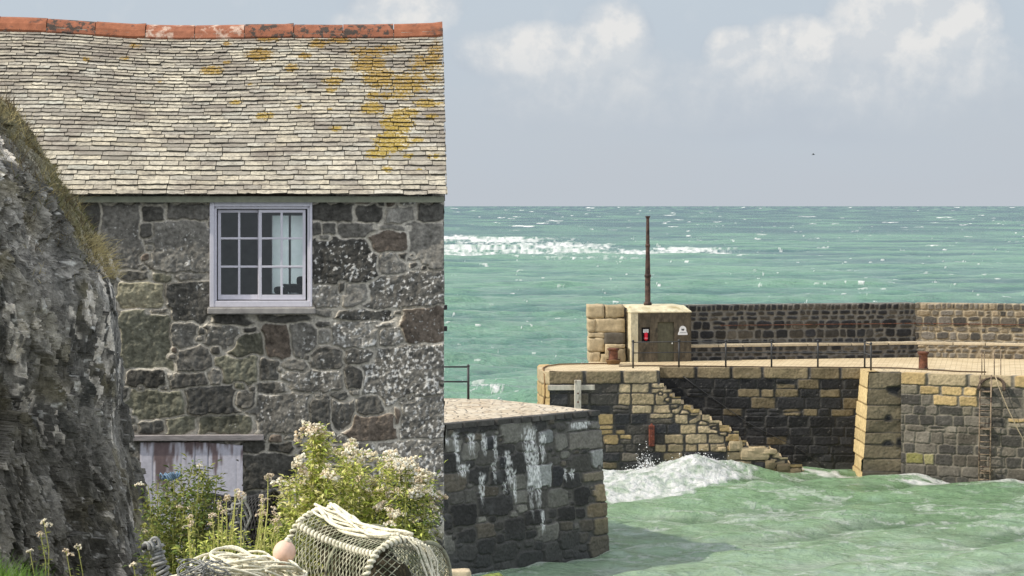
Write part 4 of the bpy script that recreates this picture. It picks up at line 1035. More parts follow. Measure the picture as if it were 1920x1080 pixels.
(u0, z1), (u1, z0) = FLK.uz(1216, 797), FLK.uz(1226, 836)
mb = MB(); wbox(mb, FLK, u0, u1, -.2, -.03, z0, z1)
mb.box(FLK.pt((u0 + u1) / 2, -.11, z1 + .02), (.12, .12, .1), FLK.ax, taper=.5)
tag(bevel(mb.build('rusty_fender', mat('rust_red', rgb(112, 62, 48), .9, .4, 8, .5, .02, second=rgb(70, 44, 40), sthr=(.5, .65)), None, origin=FLK.pt(u0, 0, z0)), .02), 'short rust red fender bar upright on the wall left of the steps', 'fender')
# iron hand chain following the steps
mb = MB(); q = [REC.uz(x, y) for x, y in ((1282, 706), (1303, 722), (1400, 791), (1493, 838), (1540, 870))]
mb.tube([REC.pt(u, -.14, z) for u, z in q], .016, 6); root = tag(mb.build('steps_handrail', M_IRON, None, True, origin=REC.pt(q[2][0], -.1, q[2][1])), 'dark iron handrail sloping down the black wall behind the steps', 'handrail')
for (u, z) in q: 
    mb = MB(); mb.tube([REC.pt(u, .0, z), REC.pt(u, -.15, z)], .028, 6); mb.build('bracket', M_IRON, root)
# ladder
(ul0, zl1), (ul1, _) = RGT.uz(1842, 722), RGT.uz(1863, 722)
lad = thing('harbour_ladder', 'rusty iron ladder down the pier wall at the right', 'ladder', RGT.pt(ul0, -.2, 0.4))
off = -.34
M_LAD = mat('ladder_iron', rgb(132, 116, 96), .8, .4, 8, .4, .01, .3, second=rgb(72, 58, 50), sthr=(.48, .6), sscale=5)
for u in (ul0, ul1):
    mb = MB(); mb.tube([RGT.pt(u - .06, off, -.6), RGT.pt(u, off, ZT + .05)], .028, 8); mb.build('side_rail', M_LAD, lad, True)
for k_, u in enumerate((ul0 - .10, ul0 + .08, ul1 + .03, ul1 + .2)):
    mb = MB(); mb.tube([RGT.pt(u, .3 if k_ in (0, 3) else .0, ZT), RGT.pt(u, .3 if k_ in (0, 3) else .0, ZT + .92)], .017, 6); mb.build('grab_rail', M_LAD, lad, True)
zr = np.arange(.15, 4.05, .235)
for z in zr:
    sh = -.06 * (ZT - z) / 5
    mb = MB(); mb.tube([RGT.pt(ul0 + sh, off, z), RGT.pt(ul1 + sh, off, z)], .019, 6); mb.build('rung', M_LAD, lad, True)
for z in (.95, 2.55, 3.95):
    mb = MB()
    for u in (ul0, ul1): mb.tube([RGT.pt(u - .03, off, z), RGT.pt(u - .03, .02, z)], .022, 6)
    wbox(mb, RGT, ul0 - .03, ul1 - .03, off + .02, off + .26, z - .03, z - .005); mb.build('stand_off', M_LAD, lad)
mb = MB()
for j in range(3):
    pts = []
    for t in np.linspace(0, 1, 14):
        a = math.pi * (1.02 - t * 1.04); pts.append(RGT.pt((ul0 + ul1) / 2 + .18 + .48 * math.cos(a) + .04 * j, -.3 - .05 * j + .5 * math.sin(a) * .7, 3.98 + .46 * math.sin(a) ** .7 if math.sin(a) > 0 else 3.98))
    mb.tube(pts, .05 - .008 * j, 6)
tag(mb.build('hose_loop', mat('dark_hose', rgb(72, 60, 50), .8, .4, 12, .3, second=rgb(150, 130, 104), sthr=(.6, .72)), None, True, origin=RGT.pt(ul0, 0, ZT)), 'thick dark hose looped over the coping at the ladder head', 'hose')
mb = MB(); pts = [RGT.pt(ul1 + .12, -.25, ZT + .05), RGT.pt(ul1 + .28, -.3, 4.1), RGT.pt(ul1 + .62, -.3, 3.3), RGT.pt(ul1 + 1.0, -.24, 2.5), RGT.pt(ul1 + 1.5, -.2, 1.6)]
mb.tube(pts, .02, 6)
tag(mb.build('slack_rope', mat('dun_rope', rgb(168, 152, 124), .9, .3, 30, .4), None, True, origin=pts[0]), 'pale rope hanging slantwise down the wall from the ladder head', 'rope')

# ================================================================ near quay arm
quay = thing('near_quay', 'nearer dark stone quay arm streaked with white droppings behind the cottage', 'quay', (0, 74, 0))
QA = np.array([xpx(815, 70.0), 70.0]); QB = np.array([xpx(1122, 75.0), 75.0])
QP = Plane(QA - (QB - QA) * .9, QB - QA); QL = float(np.linalg.norm(QB - QA)) * 1.9
qs = Stones()
QR = rects(QP, [(1060,782,1126,846,rgb(112,110,104))])
def q_base(rng, u, z):
    c = [rgb(60, 59, 57), rgb(82, 80, 75), rgb(118, 116, 108), rgb(92, 86, 76)][rng.choice(4, p=[.45, .28, .14, .13])] * rng.uniform(.75, 1.25)
    return c, rng.choice([0, .1, .25]) if z > 2 else 0, rng.uniform(0, .03)
for (x0, y0, x1, y1, c) in [(1060,808,1126,845,rgb(118,114,106)),(1060,788,1100,808,rgb(108,106,102)),(1102,790,1124,804,rgb(108,104,96)),(1106,842,1132,874,rgb(146,146,142)),(1090,882,1134,902,rgb(122,114,98)),(1110,908,1140,939,rgb(140,126,100)),(1101,941,1140,968,rgb(120,108,88)),(1111,970,1143,1000,rgb(126,116,92)),(1099,1003,1145,1042,rgb(128,118,96)),(1105,1044,1145,1062,rgb(100,92,78)),(985,870,1024,912,rgb(150,152,148)),(1026,875,1046,910,BLK),(1010,808,1030,830,rgb(120,122,120)),(1040,778,1070,790,BLK),(930,858,946,880,BLK),(905,818,925,842,BLK)]:
    a = QP.uz(x0, y1); b = QP.uz(x1, y0); sh_ = .075 * (ZT - .5 * (a[1] + b[1])) if x0 > 1080 else 0
    qs.box(a[0] - sh_, a[1], b[0] - sh_ + (.1 if x1 > 1130 else 0), b[1], p=7, col=c, lich=.2 if y0 < 880 else .02, prot=.03)
qs.fill(-.2, QL + .5, -1.0, ZT, [(.24, 400), (.18, 900), (.12, 1600), (.07, 2500)], RNG, q_base, .97, (1.1, 2.4), (3.5, 7), .06)
DRIP = [(852,815,10,70),(880,815,14,40),(905,815,10,40),(925,820,9,50),(990,810,26,130),(1000,850,10,110),(1012,815,10,60),(862,872,24,24),(920,870,8,40),(896,890,12,55),(950,868,6,55),(957,885,6,60),(938,905,8,24),(1003,960,8,40),(1050,880,6,22),(1085,792,40,12),(1062,880,8,20),(835,822,10,14),(985,835,12,120),(945,850,10,60)]
DU = []
for (x, y, w, L) in DRIP:
    u, z = QP.uz(x, y); u2, _ = QP.uz(x + w / 2, y); _, z2 = QP.uz(x, y + L); DU.append((u, z, abs(u2 - u), z - z2))
def guano(U, Z, col, h, e):
    g = np.zeros(U.shape); n = fbm(U * 11, Z * 1.6, 3, 4); n2 = fbm(U * 22, Z * 7, 9, 3)
    for (u, z, w, L) in DU:
        t = (z - Z) / L
        g = np.maximum(g, sstep(1.15, .5, np.abs(U - u) / (w * (1.1 - .5 * np.clip(t, 0, 1)) + .01) + .9 * n) * sstep(-.12, .02, t + .1 * n) * sstep(1.1, .6, t + .5 * n))
    g = np.clip(g * sstep(-.3, .2, n2 + .5 * fbm(U * 6, Z * 5, 15, 3)), 0, 1)
    wl = sstep(1.5, .3, Z + .4 * fbm(U * 2, Z * 2, 5, 3))
    col = mixc(col, np.broadcast_to(rgb(66, 68, 66), col.shape) * (1 + .35 * n2)[..., None], .7 * wl)
    gr = sstep(.1, .5, fbm(U * 1.6, Z * 1.6, 12, 4)) * .16 * (1 - wl)
    col = mixc(col, np.broadcast_to(rgb(140, 142, 140), col.shape), gr)
    return mixc(col, np.broadcast_to(rgb(226, 226, 222), col.shape), g * .92), h
link('quay_face', masonry('quay_face', QP, 0.0, QL, -.9, ZT - .14, .024, qs, rgb(92, 90, 85), .02, .03, .045, .025, batter=.03, ubat=.075, warp=.05, wf=3, tint=guano, grow=1.32, fold=.4), M_FARSTONE, quay)
# top edge course of the quay: a row of squared kerb stones, then paving that runs back to the rear edge
ec = Stones(); u = -.1
while u < QL:
    w = RNG.uniform(.35, .8); ec.add(u + w / 2, ZT - .07, w / 2 - .01, .16, 0, 6, rgb(78, 76, 72) * RNG.uniform(.8, 1.3), .05, .03); u += w
pq_ = [QP.pt(0, 0, 0)[:2], QP.pt(QL, .0, 0)[:2]]
link('kerb_course', masonry('kerb_course', QP, 0.0, QL, ZT - .14, ZT - .0, .024, ec, MORD, .02, .03, .06, .01, fold=.3, cap=.012, warp=.02), M_FARSTONE, quay)
rear = [(0.86, 77.6), (-.76, 79.6), (-2.3, 79.9), (-9.0, 80.4)]
front = [tuple(QP.pt(QL * f, .01, 0)[:2]) for f in np.linspace(0, 1, 16)]
bez = [tuple(QP.pt(QL, .03, 0)[:2])] + rear
mb = MB(); poly = front + rear; n = len(poly)
mb.add([(x, y, ZT) for x, y in poly] + [(x, y, -.9) for x, y in poly], [tuple(range(n)), tuple(reversed(range(n, 2 * n)))] + [(i, i + n, (i + 1) % n + n, (i + 1) % n) for i in range(15, n)])
m, nt, b = new_mat('quay_paving')
v = mapped(nt, (1, 1, 1)); vo = nd(nt, 'ShaderNodeTexVoronoi', Scale=3.0); vo.feature = 'DISTANCE_TO_EDGE'; vc = nd(nt, 'ShaderNodeTexVoronoi', Scale=3.0)
nt.links.new(v, vo.inputs['Vector']); nt.links.new(v, vc.inputs['Vector'])
sp_ = nt.nodes.new('ShaderNodeSeparateColor'); nt.links.new(vc.outputs['Color'], sp_.inputs[0])
c = mixrgb(nt, sp_.outputs[0], rgb(196, 184, 160), rgb(172, 154, 128)); c = mixrgb(nt, mr(nt, noise(nt, v, 1.4, 5, .6), .45, .65, 0, .8), c, rgb(206, 196, 176))
c = mixrgb(nt, mr(nt, vo.outputs['Distance'], .0, .05, .75, 0.0), c, rgb(110, 98, 84)); nt.links.new(c, b.inputs['Base Color']); b.inputs['Roughness'].default_value = .9
bp = nd(nt, 'ShaderNodeBump', Strength=1.0, Distance=.05); nt.links.new(mr(nt, vo.outputs['Distance'], 0, .12), bp.inputs['Height']); nt.links.new(bp.outputs[0], b.inputs['Normal'])
mb.build('quay_top', m, quay)
qr = thing('quay_railing', 'black two bar railing end showing past the cottage on the near quay', 'railing', (-1.5, 79.4, ZT))
pp = [Vector((x, 79.45 - .0 * x, ZT)) for x in (xpx(878, 79.4), -3.2, -5.0)]
for p in pp:
    mb = MB(); mb.tube([p, p + Vector((0, 0, 1.1))], .04, 8); mb.lathe(p + Vector((0, 0, 1.1)), [(.03, -.05), (.055, 0), (.03, .05), (.005, .06)], 8); mb.build('post', M_IRON, qr, True)
for z in (1.07, .58):
    mb = MB(); mb.tube([p + Vector((0, 0, z)) for p in pp], .03, 6); mb.build('bar', M_IRON, qr, True)
# foot of the quay: slab and weedy rock
mb = MB(); p = W(856, 1068, 66); mb.block((p.x, p.y, p.z - .12), (.78, .5, .26), None, rgb(196, 180, 150), .02, .12, 5, 2)
tag(mb.build('stone_slab', mat('slab_stone', None, .9, .2, 6, .4), None, True, origin=(p.x, p.y, p.z - .25)), 'pale flat stone slab at the foot of the near quay beside the cottage', 'stone')
mb = MB(); p = W(925, 1080, 65); mb.block((p.x, p.y, p.z - .25), (.8, .6, .5), None, rgb(112, 124, 60), .08, .3, 6, 4)
tag(mb.build('weedy_rock', mat('green_weed', None, .8, .45, 9, .6, .02), None, True, origin=(p.x, p.y, p.z - .5)), 'small green weed covered rock in the shallows at the bottom edge', 'rock')
SEA_NEAR = rgb(100, 142, 120); SEA_MID = rgb(82, 120, 111); SEA_FAR = rgb(58, 84, 92); SEA_GREEN = rgb(116, 158, 126); SEA_PALE = rgb(178, 191, 172); SEA_HARB = rgb(108, 138, 100)
# ================================================================ sea
t_rows = np.r_[386.75, 387.2, 387.7, 388.3, np.arange(389, 470, .75), np.arange(470, 1185, 1.0)]
cols_ = np.arange(-260, 2190, 2.0)
PX, PY = np.meshgrid(cols_, t_rows)
D = CZ * F / (PY - HY); X = (PX - CX) / F * D
dD = np.gradient(D, axis=0); sp_y = np.abs(dD); sp_x = 2 / F * D
rng = np.random.default_rng(21)
H = np.zeros(D.shape); near = sstep(160, 100, D)
harbour = sstep(101, 97, D) * sstep(-12, -7, X)
big = fbm(X / 60, D / 90, 2.2, 3)
for i in range(46):
    lam = 2.2 * (60 / 2.2) ** (i / 45.0) * rng.uniform(.9, 1.1)
    th = rng.normal(-1.35, .5); kx, ky = math.cos(th) * 2 * math.pi / lam, math.sin(th) * 2 * math.pi / lam
    amp = .0115 * lam ** .62 * rng.uniform(.6, 1.2) * (1.55 if 3 < lam < 16 else 1.0)
    ef = np.maximum(sp_y * abs(math.sin(th)), sp_x * abs(math.cos(th)))
    fade = sstep(.5, .22, ef / lam)
    scale = 1.0 + harbour * ((.85 if lam < 5 else .22) - 1.0)
    ph = rng.uniform(0, 6.28) + 1.8 * fbm(X / (lam * 3) + i, D / (lam * 3), i * 1.3, 2) if lam > 6 else rng.uniform(0, 6.28) + 2.0 * big
    s_ = np.sin(kx * X + ky * D + ph)
    H += amp * fade * scale * (s_ + .28 * np.cos(2 * (kx * X + ky * D + ph)))
for i in range(26):      # short steep ripples inside the harbour
    lam = .55 * (2.4 / .55) ** (i / 25.0); th = rng.normal(-1.5, .55); kx, ky = math.cos(th) * 2 * math.pi / lam, math.sin(th) * 2 * math.pi / lam
    ef = np.maximum(sp_y * abs(math.sin(th)), sp_x * abs(math.cos(th))); s_ = np.sin(kx * X + ky * D + rng.uniform(0, 6.28) + 2.2 * fbm(X / (lam * 4) + i, D / (lam * 4), i * 1.1, 2))
    H += (D < 102) * .0085 * lam * rng.uniform(.5, 1.2) * sstep(.5, .22, ef / lam) * (s_ + .25 * s_ * s_) * (1 + .8 * big)
# harbour level: low by the near quay, heaped up against the pier
lev = -.15 + .6 * sstep(74, 88, D)
H = np.where(D < 101, lev * sstep(103, 97, D) * sstep(-6, 0, X) + H, H)
foam = np.zeros(D.shape)
nz1 = fbm(PX / 26, PY / 7, 3.3, 4); nz2 = fbm(PX / 9, PY / 3.2, 7.1, 3)
# scattered white horses
for i in range(2400):
    py = 388.5 + 430 * rng.random() ** 1.25; px = rng.uniform(-250, 2180)
    d = CZ * F / (py - HY)
    if d < 104 or (1285 < px < 1340 and 515 < py < 575): continue
    L = np.clip(rng.lognormal(1.85, .55), 3.0, 34); L = min(L, 22) if d < 330 else L; L = min(L, 12) if d < 270 else L; h = min(max(.7, L * rng.uniform(.035, .07)), 1.7)
    i0 = np.searchsorted(t_rows, py - 4 * h - 2); i1 = np.searchsorted(t_rows, py + 4 * h + 2) + 1
    j0 = max(0, int((px - 2 * L + 260) / 2)); j1 = min(len(cols_), int((px + 2 * L + 260) / 2) + 1)
    if j1 <= j0 or i1 <= i0: continue
    sl_ = (slice(i0, i1), slice(j0, j1))
    qx = (PX[sl_] - px) / L; qy = (PY[sl_] - py) / h
    qy = qy + 1.1 * perlin(qx * 1.6 + i * 3.1, i * .7) - .6 * qx * rng.uniform(-1, 1)
    g = np.exp(-(qx ** 2 + qy ** 2)) + .5 * perlin(qx * 2.1 + i, qy * .8, i * .37)
    f = sstep(.30, .9, g) * rng.uniform(.35, 1.0)
    foam[sl_] = np.maximum(foam[sl_], f)
    if d < 400: H[sl_] += .0018 * L * d / 100 * np.exp(-(qx ** 2 + (qy * .6) ** 2))
# surf over the reef far left of the mast
fin = ridged(PX / 30, PY / 5.5, 2.5, 4); fin2 = fbm(PX / 7, PY / 2.2, 8.5, 3)
for (cx_, cy_, rx, ry, a) in [(830,447,100,6,.85),(930,451,140,7,.8),(880,468,120,7,.8),(1040,462,110,8,.85),(1000,472,170,6,.65),(1190,473,90,5,.75),(1290,470,80,7,.95),(1345,475,30,4,.8),(870,478,90,4,.7),(1080,483,120,3,.5),(960,461,90,4,.7)]:
    q = ((PX - cx_) / rx) ** 2 + ((PY - cy_) / ry) ** 2
    foam = np.maximum(foam, np.clip(sstep(.12, 1.05, a * np.exp(-q) + .65 * fin + .6 * fin2 - .08), 0, 1) * np.clip(.74 + .45 * fin2 + .3 * nz2, .3, .95) * sstep(2.6, 1.0, q + .8 * fin2))
foam = np.maximum(foam, .9 * sstep(.45, .9, np.exp(-(((PX - 925) / 60) ** 2 + ((PY - 745) / 14) ** 2)) + .6 * fin2 + .5 * nz1 - .12) * (D > 100))
foam = np.maximum(foam, .7 * sstep(.5, .9, np.exp(-(((PX - 905) / 40) ** 2 + ((PY - 722 + .2 * (PX - 905)) / 4) ** 2)) + .5 * fin2) * (D > 100))
# streaks of old foam
st = fbm(X / 9 + .3 * big, D / 30, 5.5, 4); foam = np.maximum(foam, .28 * sstep(.30, .55, st + .3 * nz2) * sstep(1500, 300, D) * (D > 102))
# breaking wave running along the flank of the pier
CRX = [2.6, 4.0, 5.5, 6.3, 7.0, 7.8, 8.8, 9.6, 10.4]; CRH = [.34, .42, .60, .80, .95, .66, .28, .08, 0]
crest = np.interp(X, CRX, CRH) * sstep(1.2, 2.4, X)
yc = np.interp(X, [2.6, 6.9, 10], [89.8, 90.6, 92.0])
front_ = sstep(0, -2.6, D - yc) ; shape = np.where(D > yc, np.exp(-((D - yc) / .9) ** 2), np.exp(-(np.abs(D - yc) / 2.6) ** 1.7))
lump = fbm(X * 1.5, D * 1.5, 4.0, 4)
wv = crest * shape
H += wv * (1 + .14 * lump)
toe = np.interp(X, [2.6, 5.5, 6.5, 8.0, 9.6], [84.7, 85.0, 85.8, 88.4, 91.3])
fm = sstep(-.25, .5, (D - toe) + .9 * lump) * sstep(1.5, .6, D - yc + .5 * lump) * sstep(2.2, 2.9, X) * sstep(9.9, 8.6, X + .8 * lump)
tear = fbm(X * 2.6 + 1.2 * lump, D * 1.6 - X * .8, 3.3, 5, .62)
foam = np.maximum(foam, fm * np.clip(.78 + .45 * lump + .8 * tear, .14, 1))
H += fm * (.10 * np.abs(fbm(X * 1.4, D * 1.1, 1.0, 3)) + .05 * fbm(X * 4, D * 3.4, 2.0, 3) + .03 * fbm(X * 14, D * 12, 2.0, 2))
# wash along the walls and the quay foot
def dist_seg(ax, ay, bx, by):
    vx, vy = bx - ax, by - ay; t = np.clip(((X - ax) * vx + (D - ay) * vy) / (vx * vx + vy * vy), 0, 1)
    return np.hypot(X - ax - t * vx, D - ay - t * vy)
nf = fbm(X * 1.6, D * 1.6, 3, 4)
dw = np.minimum(dist_seg(*REC.pt(4, 0, 0)[:2], *BUT.pt(0, -.1, 0)[:2]), dist_seg(*BUT.pt(0, -.1, 0)[:2], *RGT.pt(RGT.L, 0, 0)[:2]))
inh = (D < 95.5) & (D > 80)
foam = np.maximum(foam, inh * .8 * sstep(.9, .2, dw + .9 * nf + .1))
foam = np.maximum(foam, inh * .85 * sstep(.25, .6, np.exp(-(((X - 15.6) / 1.5) ** 2 + ((D - 90.3) / .35) ** 2)) + .35 * nf - .1))
dq = dist_seg(*QP.pt(0, -.2, 0)[:2], *QP.pt(QL + .4, -.2, 0)[:2]); foam = np.maximum(foam, (D < 80) * .6 * sstep(.5, .1, dq + .8 * nf + .15))
# thin lace drifting in the harbour
lace = ridged(X * .35 + .4 * nf, D * .8, 6, 4); foam = np.maximum(foam, (D < 95) * .45 * sstep(.28, .55, lace - .25 + .35 * fbm(X * .15, D * .2, 3, 2)))
churn_sheen = (D < 98) * np.clip(sstep(90, 72, D + 5 * fbm(X * .22, D * .3, 2, 3) + .25 * X) + .5 * sstep(.05, .4, fbm(X * .5, D * 1.1, 7, 3)), 0, 1) * .85  # pale water: suspended sand, with sky reflection painted into the tone
P = np.stack([X, D, H], -1)
loc_ = np.where(D < 101, .085, .30)
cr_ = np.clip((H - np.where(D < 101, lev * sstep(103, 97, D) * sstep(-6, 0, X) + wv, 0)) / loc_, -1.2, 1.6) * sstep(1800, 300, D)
tone = np.clip(1 - 110 / D, 0, 1) ** 2.4
dp = fbm(X / 45, D / 160, 9, 4) * (D > 101)
kp = np.ones((D.shape[0] - 1, D.shape[1] - 1), bool)
me = grid_mesh('sea', P, {'foam': np.clip(foam, 0, 1), 'far': tone, 'patch': dp, 'crest': cr_, 'harbour': sstep(101, 96, D), 'churn_sheen': np.clip(churn_sheen, 0, 1)}, kp, True, flip=True)
m, nt, b = new_mat('sea_water'); M_SEA = m
v = mapped(nt)
def attr(n): a = nd(nt, 'ShaderNodeAttribute'); a.attribute_name = n; return a.outputs['Fac']
fo, fa, pa, ch = attr('foam'), attr('far'), attr('patch'), attr('churn_sheen')
c = mixrgb(nt, mr(nt, fa, 0, .6), SEA_NEAR, SEA_MID); c = mixrgb(nt, mr(nt, fa, .45, 1), c, SEA_FAR)
c = mixrgb(nt, mr(nt, pa, -.1, .35, 0, .6), c, SEA_GREEN); c = mixrgb(nt, mr(nt, pa, -.05, -.4, 0, .5), c, SEA_FAR)
hb = attr('harbour'); c = mixrgb(nt, hb, c, SEA_HARB); c = mixrgb(nt, mth(nt, 'MULTIPLY', ch, 1.0), c, SEA_PALE)
cr = attr('crest'); c = mixrgb(nt, mr(nt, cr, .1, 1.2, 0, .65), c, mixrgb(nt, hb, SEA_GREEN, rgb(140, 172, 132))); c = mixrgb(nt, mr(nt, cr, -.1, -1.1, 0, .55), c, mixrgb(nt, hb, rgb(58, 100, 92), rgb(70, 100, 66)))  # crests paled, troughs darkened: wave shading painted into the water colour
mo = noise(nt, mapped(nt, (.22, .5, 1)), 1.0, 7, .68); c = mixrgb(nt, mr(nt, mo, .52, .68, 0, .5), c, mixrgb(nt, hb, rgb(48, 84, 82), rgb(74, 104, 72))); c = mixrgb(nt, mr(nt, mo, .47, .34, 0, .4), c, rgb(150, 176, 158))
fn = noise(nt, v, 3.2, 6, .7)
fmask = mr(nt, mth(nt, 'ADD', fo, mth(nt, 'MULTIPLY', mth(nt, 'SUBTRACT', fn, .5), .9)), .30, .90)
fmask = mth(nt, 'MULTIPLY', fmask, mr(nt, fo, .02, .12))
c = mixrgb(nt, fmask, c, mixrgb(nt, mr(nt, noise(nt, v, 5.0, 5, .65), .35, .6), rgb(214, 219, 214), rgb(240, 239, 235)))
nt.links.new(c, b.inputs['Base Color'])
ro = mth(nt, 'ADD', mr(nt, fa, 0, 1, .10, .34), mth(nt, 'MULTIPLY', fmask, .6)); nt.links.new(ro, b.inputs['Roughness'])
b.inputs['IOR'].default_value = 1.333
nt.links.new(mth(nt, 'MULTIPLY', mr(nt, fa, 0, .8, .45, .16), mth(nt, 'SUBTRACT', 1.0, mth(nt, 'MULTIPLY', fmask, .85))), b.inputs['Specular IOR Level'])
b1_ = noise(nt, mapped(nt, (1, 1.8, 1)), 1.9, 7, .66); b2n = noise(nt, mapped(nt, (1, 1.4, 1), (0, 0, .4)), .22, 4, .6)
hgt = mth(nt, 'ADD', mth(nt, 'MULTIPLY', b1_, .30), mth(nt, 'MULTIPLY', b2n, .9))
hgt = mth(nt, 'ADD', hgt, mth(nt, 'MULTIPLY', mth(nt, 'MULTIPLY', fmask, fn), .12))
hgt = mth(nt, 'ADD', hgt, mth(nt, 'MULTIPLY', mth(nt, 'MULTIPLY', noise(nt, mapped(nt, (.7, 1.7, 1), (0, 0, .15)), 5.0, 5, .6), hb), .075))
bp = nd(nt, 'ShaderNodeBump', Strength=1.0, Distance=1.35); nt.links.new(hgt, bp.inputs['Height']); nt.links.new(bp.outputs[0], b.inputs['Normal'])
sea = link('sea', me, M_SEA); sea['kind'] = 'structure'
# spray thrown up by the breaking wave
mb = MB(); rng = np.random.default_rng(8)
oct_v = [(1,0,0),(-1,0,0),(0,1,0),(0,-1,0),(0,0,1),(0,0,-1)]; oct_f = [(0,2,4),(2,1,4),(1,3,4),(3,0,4),(2,0,5),(1,2,5),(3,1,5),(0,3,5)]
for i in range(3600):
    x = rng.choice([rng.normal(6.4, .9), rng.normal(4.8, .8), rng.normal(7.9, .5), rng.normal(5.0, .25)], p=[.5, .2, .2, .10])
    ycx = np.interp(x, [2.6, 6.9, 10], [89.8, 90.6, 92.0]); cr = np.interp(x, CRX, CRH)
    z = .35 + cr + abs(rng.normal(0, .16)) * (1.0 if abs(x - 5) > .3 else 2.4) - .12; y = ycx + rng.normal(0, .35)
    r_ = .006 + .024 * rng.random() ** 3
    mb.add([(x + a * r_, y + b3 * r_, z + c3 * r_) for a, b3, c3 in oct_v], oct_f)
o = mb.build('spray', mat('spray_white', rgb(236, 238, 238), .6, .0, 5, 0), None, True); o['kind'] = 'stuff'
# ================================================================ ground in front of the cottage
def gz(x, y): return CZ - .166 * y - .25 * sstep(18, 14, y) + .05 * fbm(x * 1.3, y * 1.3, 2, 3)
gx = np.linspace(-12, -.62, 90); gy = np.linspace(12, 34.5, 130)
GX, GY = np.meshgrid(gx, gy); GZ = gz(GX, GY)
edge = np.minimum(sstep(-.62, -1.0, GX), sstep(34.5, 33.5, GY)); GZ = GZ * edge + (-1.0) * (1 - edge)
g_ = link('ground', grid_mesh('ground', np.stack([GX, GY, GZ], -1), None, None, True), mat('rough_ground', rgb(92, 86, 64), .95, .4, 5, .7, .03, .2, second=rgb(74, 84, 48), sthr=(.45, .6), sscale=2)); g_['kind'] = 'structure'
# ================================================================ rock outcrop at the left
SILX = [(196, -10), (150, -60), (185, -8), (196, 22), (222, 45), (245, 62), (280, 86), (310, 112), (345, 132), (370, 150), (400, 166), (430, 182), (460, 196), (490, 210), (520, 224), (560, 234), (620, 238), (700, 242), (760, 240), (810, 246), (850, 254), (900, 266), (950, 280), (1000, 292), (1060, 312), (1120, 330)]
SILX = [q for q in SILX if q != (196, -10)]
SILX.sort()
sy = np.array([q[0] for q in SILX], float); sx_ = np.array([q[1] for q in SILX], float)
YS = 25.0
zs = CZ - (sy - HY) / F * YS; xs = (sx_ - CX) / F * YS
order = np.argsort(zs); zs, xs = zs[order], xs[order]
nf_, nz_ = 760, 620
phi = np.linspace(R(-75), R(100), nf_); zz_ = np.linspace(6.6, zs.max() + .02, nz_)
PH, ZZ = np.meshgrid(phi, zz_)
XS = np.interp(ZZ, zs, xs)
bx = XS - 3.0 * (1 - np.cos(PH)); by = YS - 3.4 * np.sin(PH)
shear = .10 * ZZ
lo = fbm(bx * .8 + shear, by * .8, ZZ * .5, 3)
q1 = bx + .5 * by + shear
def hsh(a, b=0.0):
    h_ = np.sin(a * 127.1 + b * 311.7 + 5.3) * 43758.5453; return h_ - np.floor(h_)
def shards(fq, fz_, wob, seed, lean):
    """broken slate: slabs along the foliation, snapped at uneven heights"""
    s1 = q1 * fq + wob * fbm(bx * fq * .45, by * fq * .45, ZZ * fz_ * .5 + seed, 3) + lean * ZZ
    i1 = np.floor(s1); f1 = s1 - i1
    s2 = ZZ * fz_ + 7 * hsh(i1, seed) + .7 * fbm(q1 * fq * .8, by, ZZ * fz_ + seed * 3, 2) + .5 * f1; i2 = np.floor(s2); f2 = s2 - i2
    return hsh(i1, i2 + seed) - .5 + .5 * (f1 - .5) + .35 * (f2 - .5) * (hsh(i2, i1) - .3), hsh(i1 * 3.1, i2 * 1.7 + seed), np.minimum(f1, 1 - f1)
A1, a1, e1 = shards(1.7, .45, 1.6, 1.0, .12); A2, a2, e2 = shards(4.4, 1.0, 1.7, 2.0, .22); A3, a3, e3 = shards(11, 2.3, 1.8, 3.0, .4); A4, a4, e4 = shards(26.0, 6.0, 2.0, 4.0, .8)
mid_ = fbm(bx * 3 + shear, by * 3, ZZ * 1.6, 4)
fine = fbm(q1 * 17, by * 12, ZZ * 6, 3)
dsp = .26 * lo + .24 * A1 + .19 * A2 + .10 * A3 + .045 * A4 + .07 * mid_ + .02 * fine
nx_, ny_ = np.cos(PH) / 3.0, -np.sin(PH) / 3.4; l_ = np.hypot(nx_, ny_)
nxn, nyn = nx_ / l_, ny_ / l_
keepin = sstep(R(0), R(25), np.abs(PH)) * .65 + .35
P = np.stack([bx + dsp * keepin * nxn - .10, by + dsp * nyn, ZZ + .08 * mid_], -1)
def bc(r, g, b_): return np.broadcast_to(rgb(r, g, b_), PH.shape + (3,))
base = mixc(bc(74, 74, 70), bc(188, 183, 172), np.clip(.45 * a2 + .40 * a3 + .35 * a4 + .5 * fine - .15, 0, 1))
base = mixc(base, bc(128, 120, 92), .65 * sstep(.0, .3, fbm(bx * 1.4, by * 1.4, ZZ * 1.1 + 8, 3)))
base = mixc(base, bc(58, 58, 56), .8 * sstep(.62, .8, a3) * sstep(-.3, .2, mid_))
qz = fbm(q1 * 3.6, by * 3, ZZ * 1.3 + 20, 3); base = mixc(base, bc(226, 218, 204), .9 * sstep(.86, .9, a3 + .35 * qz) * sstep(.3, .6, a4 + .4 * fine))
sp2 = fbm(bx * 20, by * 20, ZZ * 13, 2); base = mixc(base, bc(220, 218, 210), .85 * sstep(.36, .5, sp2 + .2 * mid_))
base = mixc(base, bc(74, 70, 60), .45 * sstep(9.1, 8.4, ZZ + .5 * lo) * sstep(-.3, .3, mid_ + .2))
gmask = sstep(.55, .1, PH + .3 * mid_) * sstep(10.2, 10.6, ZZ) * sstep(.5, .0, PH)
base = mixc(base, np.broadcast_to(rgb(110, 104, 66), PH.shape + (3,)), .8 * gmask)
